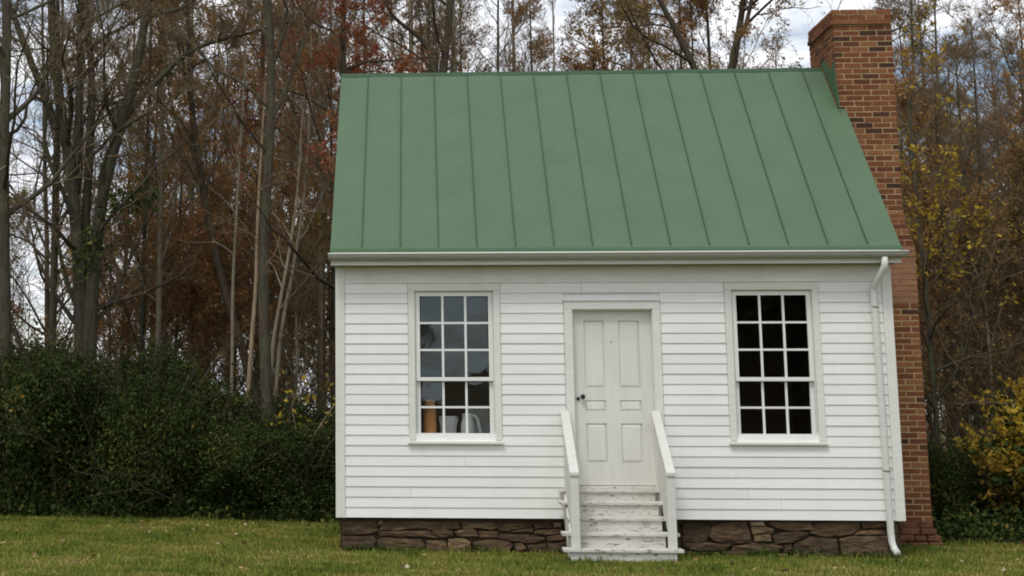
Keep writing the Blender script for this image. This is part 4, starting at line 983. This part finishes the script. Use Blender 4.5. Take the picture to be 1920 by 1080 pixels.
for cx_, cz_, rx_, rz_, nn_ in ((.30, 4.72, .35, .12, 150), (.62, 4.92, .25, .10, 90), (-.15, 4.2, .22, .12, 70), (-.35, 3.85, .35, .14, 120)):
    C.append(np.stack([cx_ + g.normal(size=nn_) * rx_ * .6, g.normal(size=nn_) * .14, cz_ + g.normal(size=nn_) * rz_], 1))
V, F, t_ = leaves(g, np.concatenate(C), .085); f = link('leaves', np_mesh('leaves', V, F, M['leaf_weed'], t_), iv); f['kind'] = 'stuff'
P = np.array([[(-.25, 0, 0), (-.28, 0, 2), (-.3, 0, 3.8), (.0, 0, 4.6), (.6, 0, 5.0)]], float); V, F = tubes([(P, np.full((1, 5), .012), 5)]); link('stem', np_mesh('stem', V, F, M['bark_dark']), iv)

# --- low growth where the lawn ends, leaf litter, lawn grass
g = np.random.default_rng(96)
n = 26000; x = g.uniform(-9, .3, n); e = np.interp(x, [-40, -6, -2.7, -.3, .4], [5.2, 4.9, 4.6, 4.05, 4.0]); y = e + g.normal(size=n) * .12 + .35 * g.random(n)
z = np.abs(g.normal(size=n)) * .12 * (.5 + .6 * np.sin(x * 2.3) ** 2 + .3 * np.sin(x * 7.1)) + (y - e).clip(0, 1) * .8 * g.random(n)
V, F, t_ = leaves(g, np.stack([x, y, z + .07], 1), .07); w1 = (V, F, t_)
n = 6000; x = g.uniform(6.95, 12, n); e = np.interp(x, [6.6, 7.1, 9.5, 40], [2.3, 1.85, 1.6, 1.2]); y = e + g.normal(size=n) * .1 + .5 * g.random(n) + .1
z = np.abs(g.normal(size=n)) * .09 + (y - e).clip(0, 1) * .5 * g.random(n)
V, F, t_ = leaves(g, np.stack([x, y, z + .03], 1), .055)
w2 = (V, F, t_)
n = 900; x = g.uniform(.1, 6.1, n); x = x[(np.sin(x * 5.1) + np.sin(x * 2.3 + 1) > -.2) & ~((x > 2.4) & (x < 3.65))]; n = len(x)
y = -.02 - .09 * g.random(n); z = np.array([gz(a, b) for a, b in zip(x, y)]) + .015 + np.abs(g.normal(size=n)) * .035
V, F, t_ = leaves(g, np.stack([x, y, z], 1), .035)
F = np.concatenate([w1[1], w2[1] + len(w1[0]), F + len(w1[0]) + len(w2[0])]); V = np.concatenate([w1[0], w2[0], V]); t_ = np.concatenate([w1[2], w2[2], t_])
uo = link('undergrowth', np_mesh('undergrowth', V, F, M['leaf_weed'], t_)); tag(uo, 'low green weeds along the edge of the lawn', 'weeds', kind='stuff')

g = np.random.default_rng(97)
n = 230000
x = g.uniform(-9.5, 14, n); y = -4.6 + (9.9) * g.random(n)
e = np.interp(x, [-40, -6, -2.7, -.3, .4, 6.6, 7.1, 9.5, 40], [5.2, 4.9, 4.6, 4.05, 4.0, 2.3, 1.85, 1.6, 1.2])
ok = (y < e + .12) & ~((x > .05) & (x < 6.14) & (y > .04)) & ~((x > 2.44) & (x < 3.62) & (y > -1.0)) & ~((x > 6.1) & (x < 7.0) & (y > 1.42))
x, y = x[ok], y[ok]; n = len(x)
patch = .5 + .20 * np.sin(x * 1.1 + 1.5 * np.sin(y * .9)) * np.sin(y * 1.7 + x * .4) + .22 * np.sin(x * 2.7 + y * 3.1) * np.sin(y * 4.2 - x * .8) + .1 * np.sin(x * 7) * np.sin(y * 9)
clump_ = np.zeros(n)
for k in range(14):
    a_ = g.uniform(0, 6.283); q_ = g.uniform(4, 26); clump_ += np.sin((x * np.cos(a_) + 1.6 * y * np.sin(a_)) * q_ + g.uniform(0, 6.283))
clump_ /= 3.7
h = (.021 + .030 * g.random(n) ** 2) * (1.25 - .5 * patch) * (1 + .45 * np.clip(clump_, -1, 1.2))
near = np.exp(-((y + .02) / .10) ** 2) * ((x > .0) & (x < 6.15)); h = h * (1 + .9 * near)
tuft = np.sin(x * 3.3 + 2) * np.sin(y * 3.9 + x) > .82; h[tuft] *= 1.8
zg = np.array([gz(a, b) for a, b in zip(x, y)]) + .002
th = g.uniform(0, 6.283, n); lean = g.uniform(.15, .9, n); dx, dy = np.cos(th), np.sin(th); wd = g.uniform(.003, .0055, n)
B = np.stack([x, y, zg], 1); S = np.stack([-dy * wd, dx * wd, np.zeros(n)], 1)
T1 = B + np.stack([dx * h * lean * .35, dy * h * lean * .35, h * .6], 1); T2 = B + np.stack([dx * h * lean, dy * h * lean, h * (1.05 - .3 * lean)], 1)
V = np.stack([B - S, B + S, T1 + S * .7, T1 - S * .7, T2], 1).reshape(-1, 3); b0 = np.arange(n) * 5
F = np.concatenate([np.stack([b0, b0 + 1, b0 + 2], 1), np.stack([b0, b0 + 2, b0 + 3], 1), np.stack([b0 + 3, b0 + 2, b0 + 4], 1)])
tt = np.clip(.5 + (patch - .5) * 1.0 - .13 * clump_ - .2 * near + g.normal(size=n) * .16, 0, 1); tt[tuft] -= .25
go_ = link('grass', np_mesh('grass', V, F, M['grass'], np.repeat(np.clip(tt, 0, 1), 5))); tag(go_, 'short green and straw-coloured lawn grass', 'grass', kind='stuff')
n = 260; x = g.uniform(-7, 9.5, n); y = g.uniform(-3, 4.4, n); e = np.interp(x, [-40, -6, -2.7, -.3, .4, 6.6, 7.1, 9.5, 40], [5.2, 4.9, 4.6, 4.05, 4.0, 2.3, 1.85, 1.6, 1.2])
ok = (y < e) & ~((x > -.05) & (x < 6.3) & (y > -.05)) & ~((x > 2.3) & (x < 3.7) & (y > -1.15)); x, y = x[ok], y[ok]
zl_ = np.array([gz(a, b) for a, b in zip(x, y)]) + .03
C = np.stack([x, y, zl_], 1); V, F, t_ = leaves(g, C, .07); zr_ = np.repeat(zl_, 4); V[:, 2] = np.maximum(zr_ - .02, zr_ + (V[:, 2] - zr_) * .6)
fo = link('fallen_leaves', np_mesh('fallen_leaves', V, F, M['fallen'], t_)); tag(fo, 'few tan fallen leaves scattered over the lawn', 'leaves', kind='stuff')

# --- unseen dark evergreens added behind the camera to darken the right window's reflection
ev = empty('added_evergreen', (12.5, -34, 0)); tag(ev, 'tall unseen evergreen added to darken the reflection in the right window', 'tree', 'evergreens added to darken the right window')
g = np.random.default_rng(98); n = 14000; t = g.random(n) ** .7; z = .2 + 10 * t; rr = (2.9 * (1 - t * .85)) * np.sqrt(g.random(n)); a = g.uniform(0, 6.283, n)
V, F, t_ = leaves(g, np.stack([rr * np.cos(a), rr * np.sin(a), z], 1), .42); f = link('foliage', np_mesh('foliage', V, F, M['leaf_cedar'], t_), ev); f['kind'] = 'stuff'
P = np.array([[(0, 0, -.2), (0, 0, 5), (0, 0, 10)]], float); V, F = tubes([(P, np.array([[.25, .15, .03]]), 8)]); link('trunk', np_mesh('trunk', V, F, M['bark_dark']), ev)
for x_, y_, s_ in ((10.6, -35, .8), (14.6, -35, 1.05), (17.5, -36, .95)): copy_tree(ev, (x_, y_, 0), x_, (s_, s_))
copy_tree(BUILT['low_b'], (.35, -44, 0), 1.0, (.75, .75), 'small bare tree mirrored in the left window', 'tree mirrored in the left window')
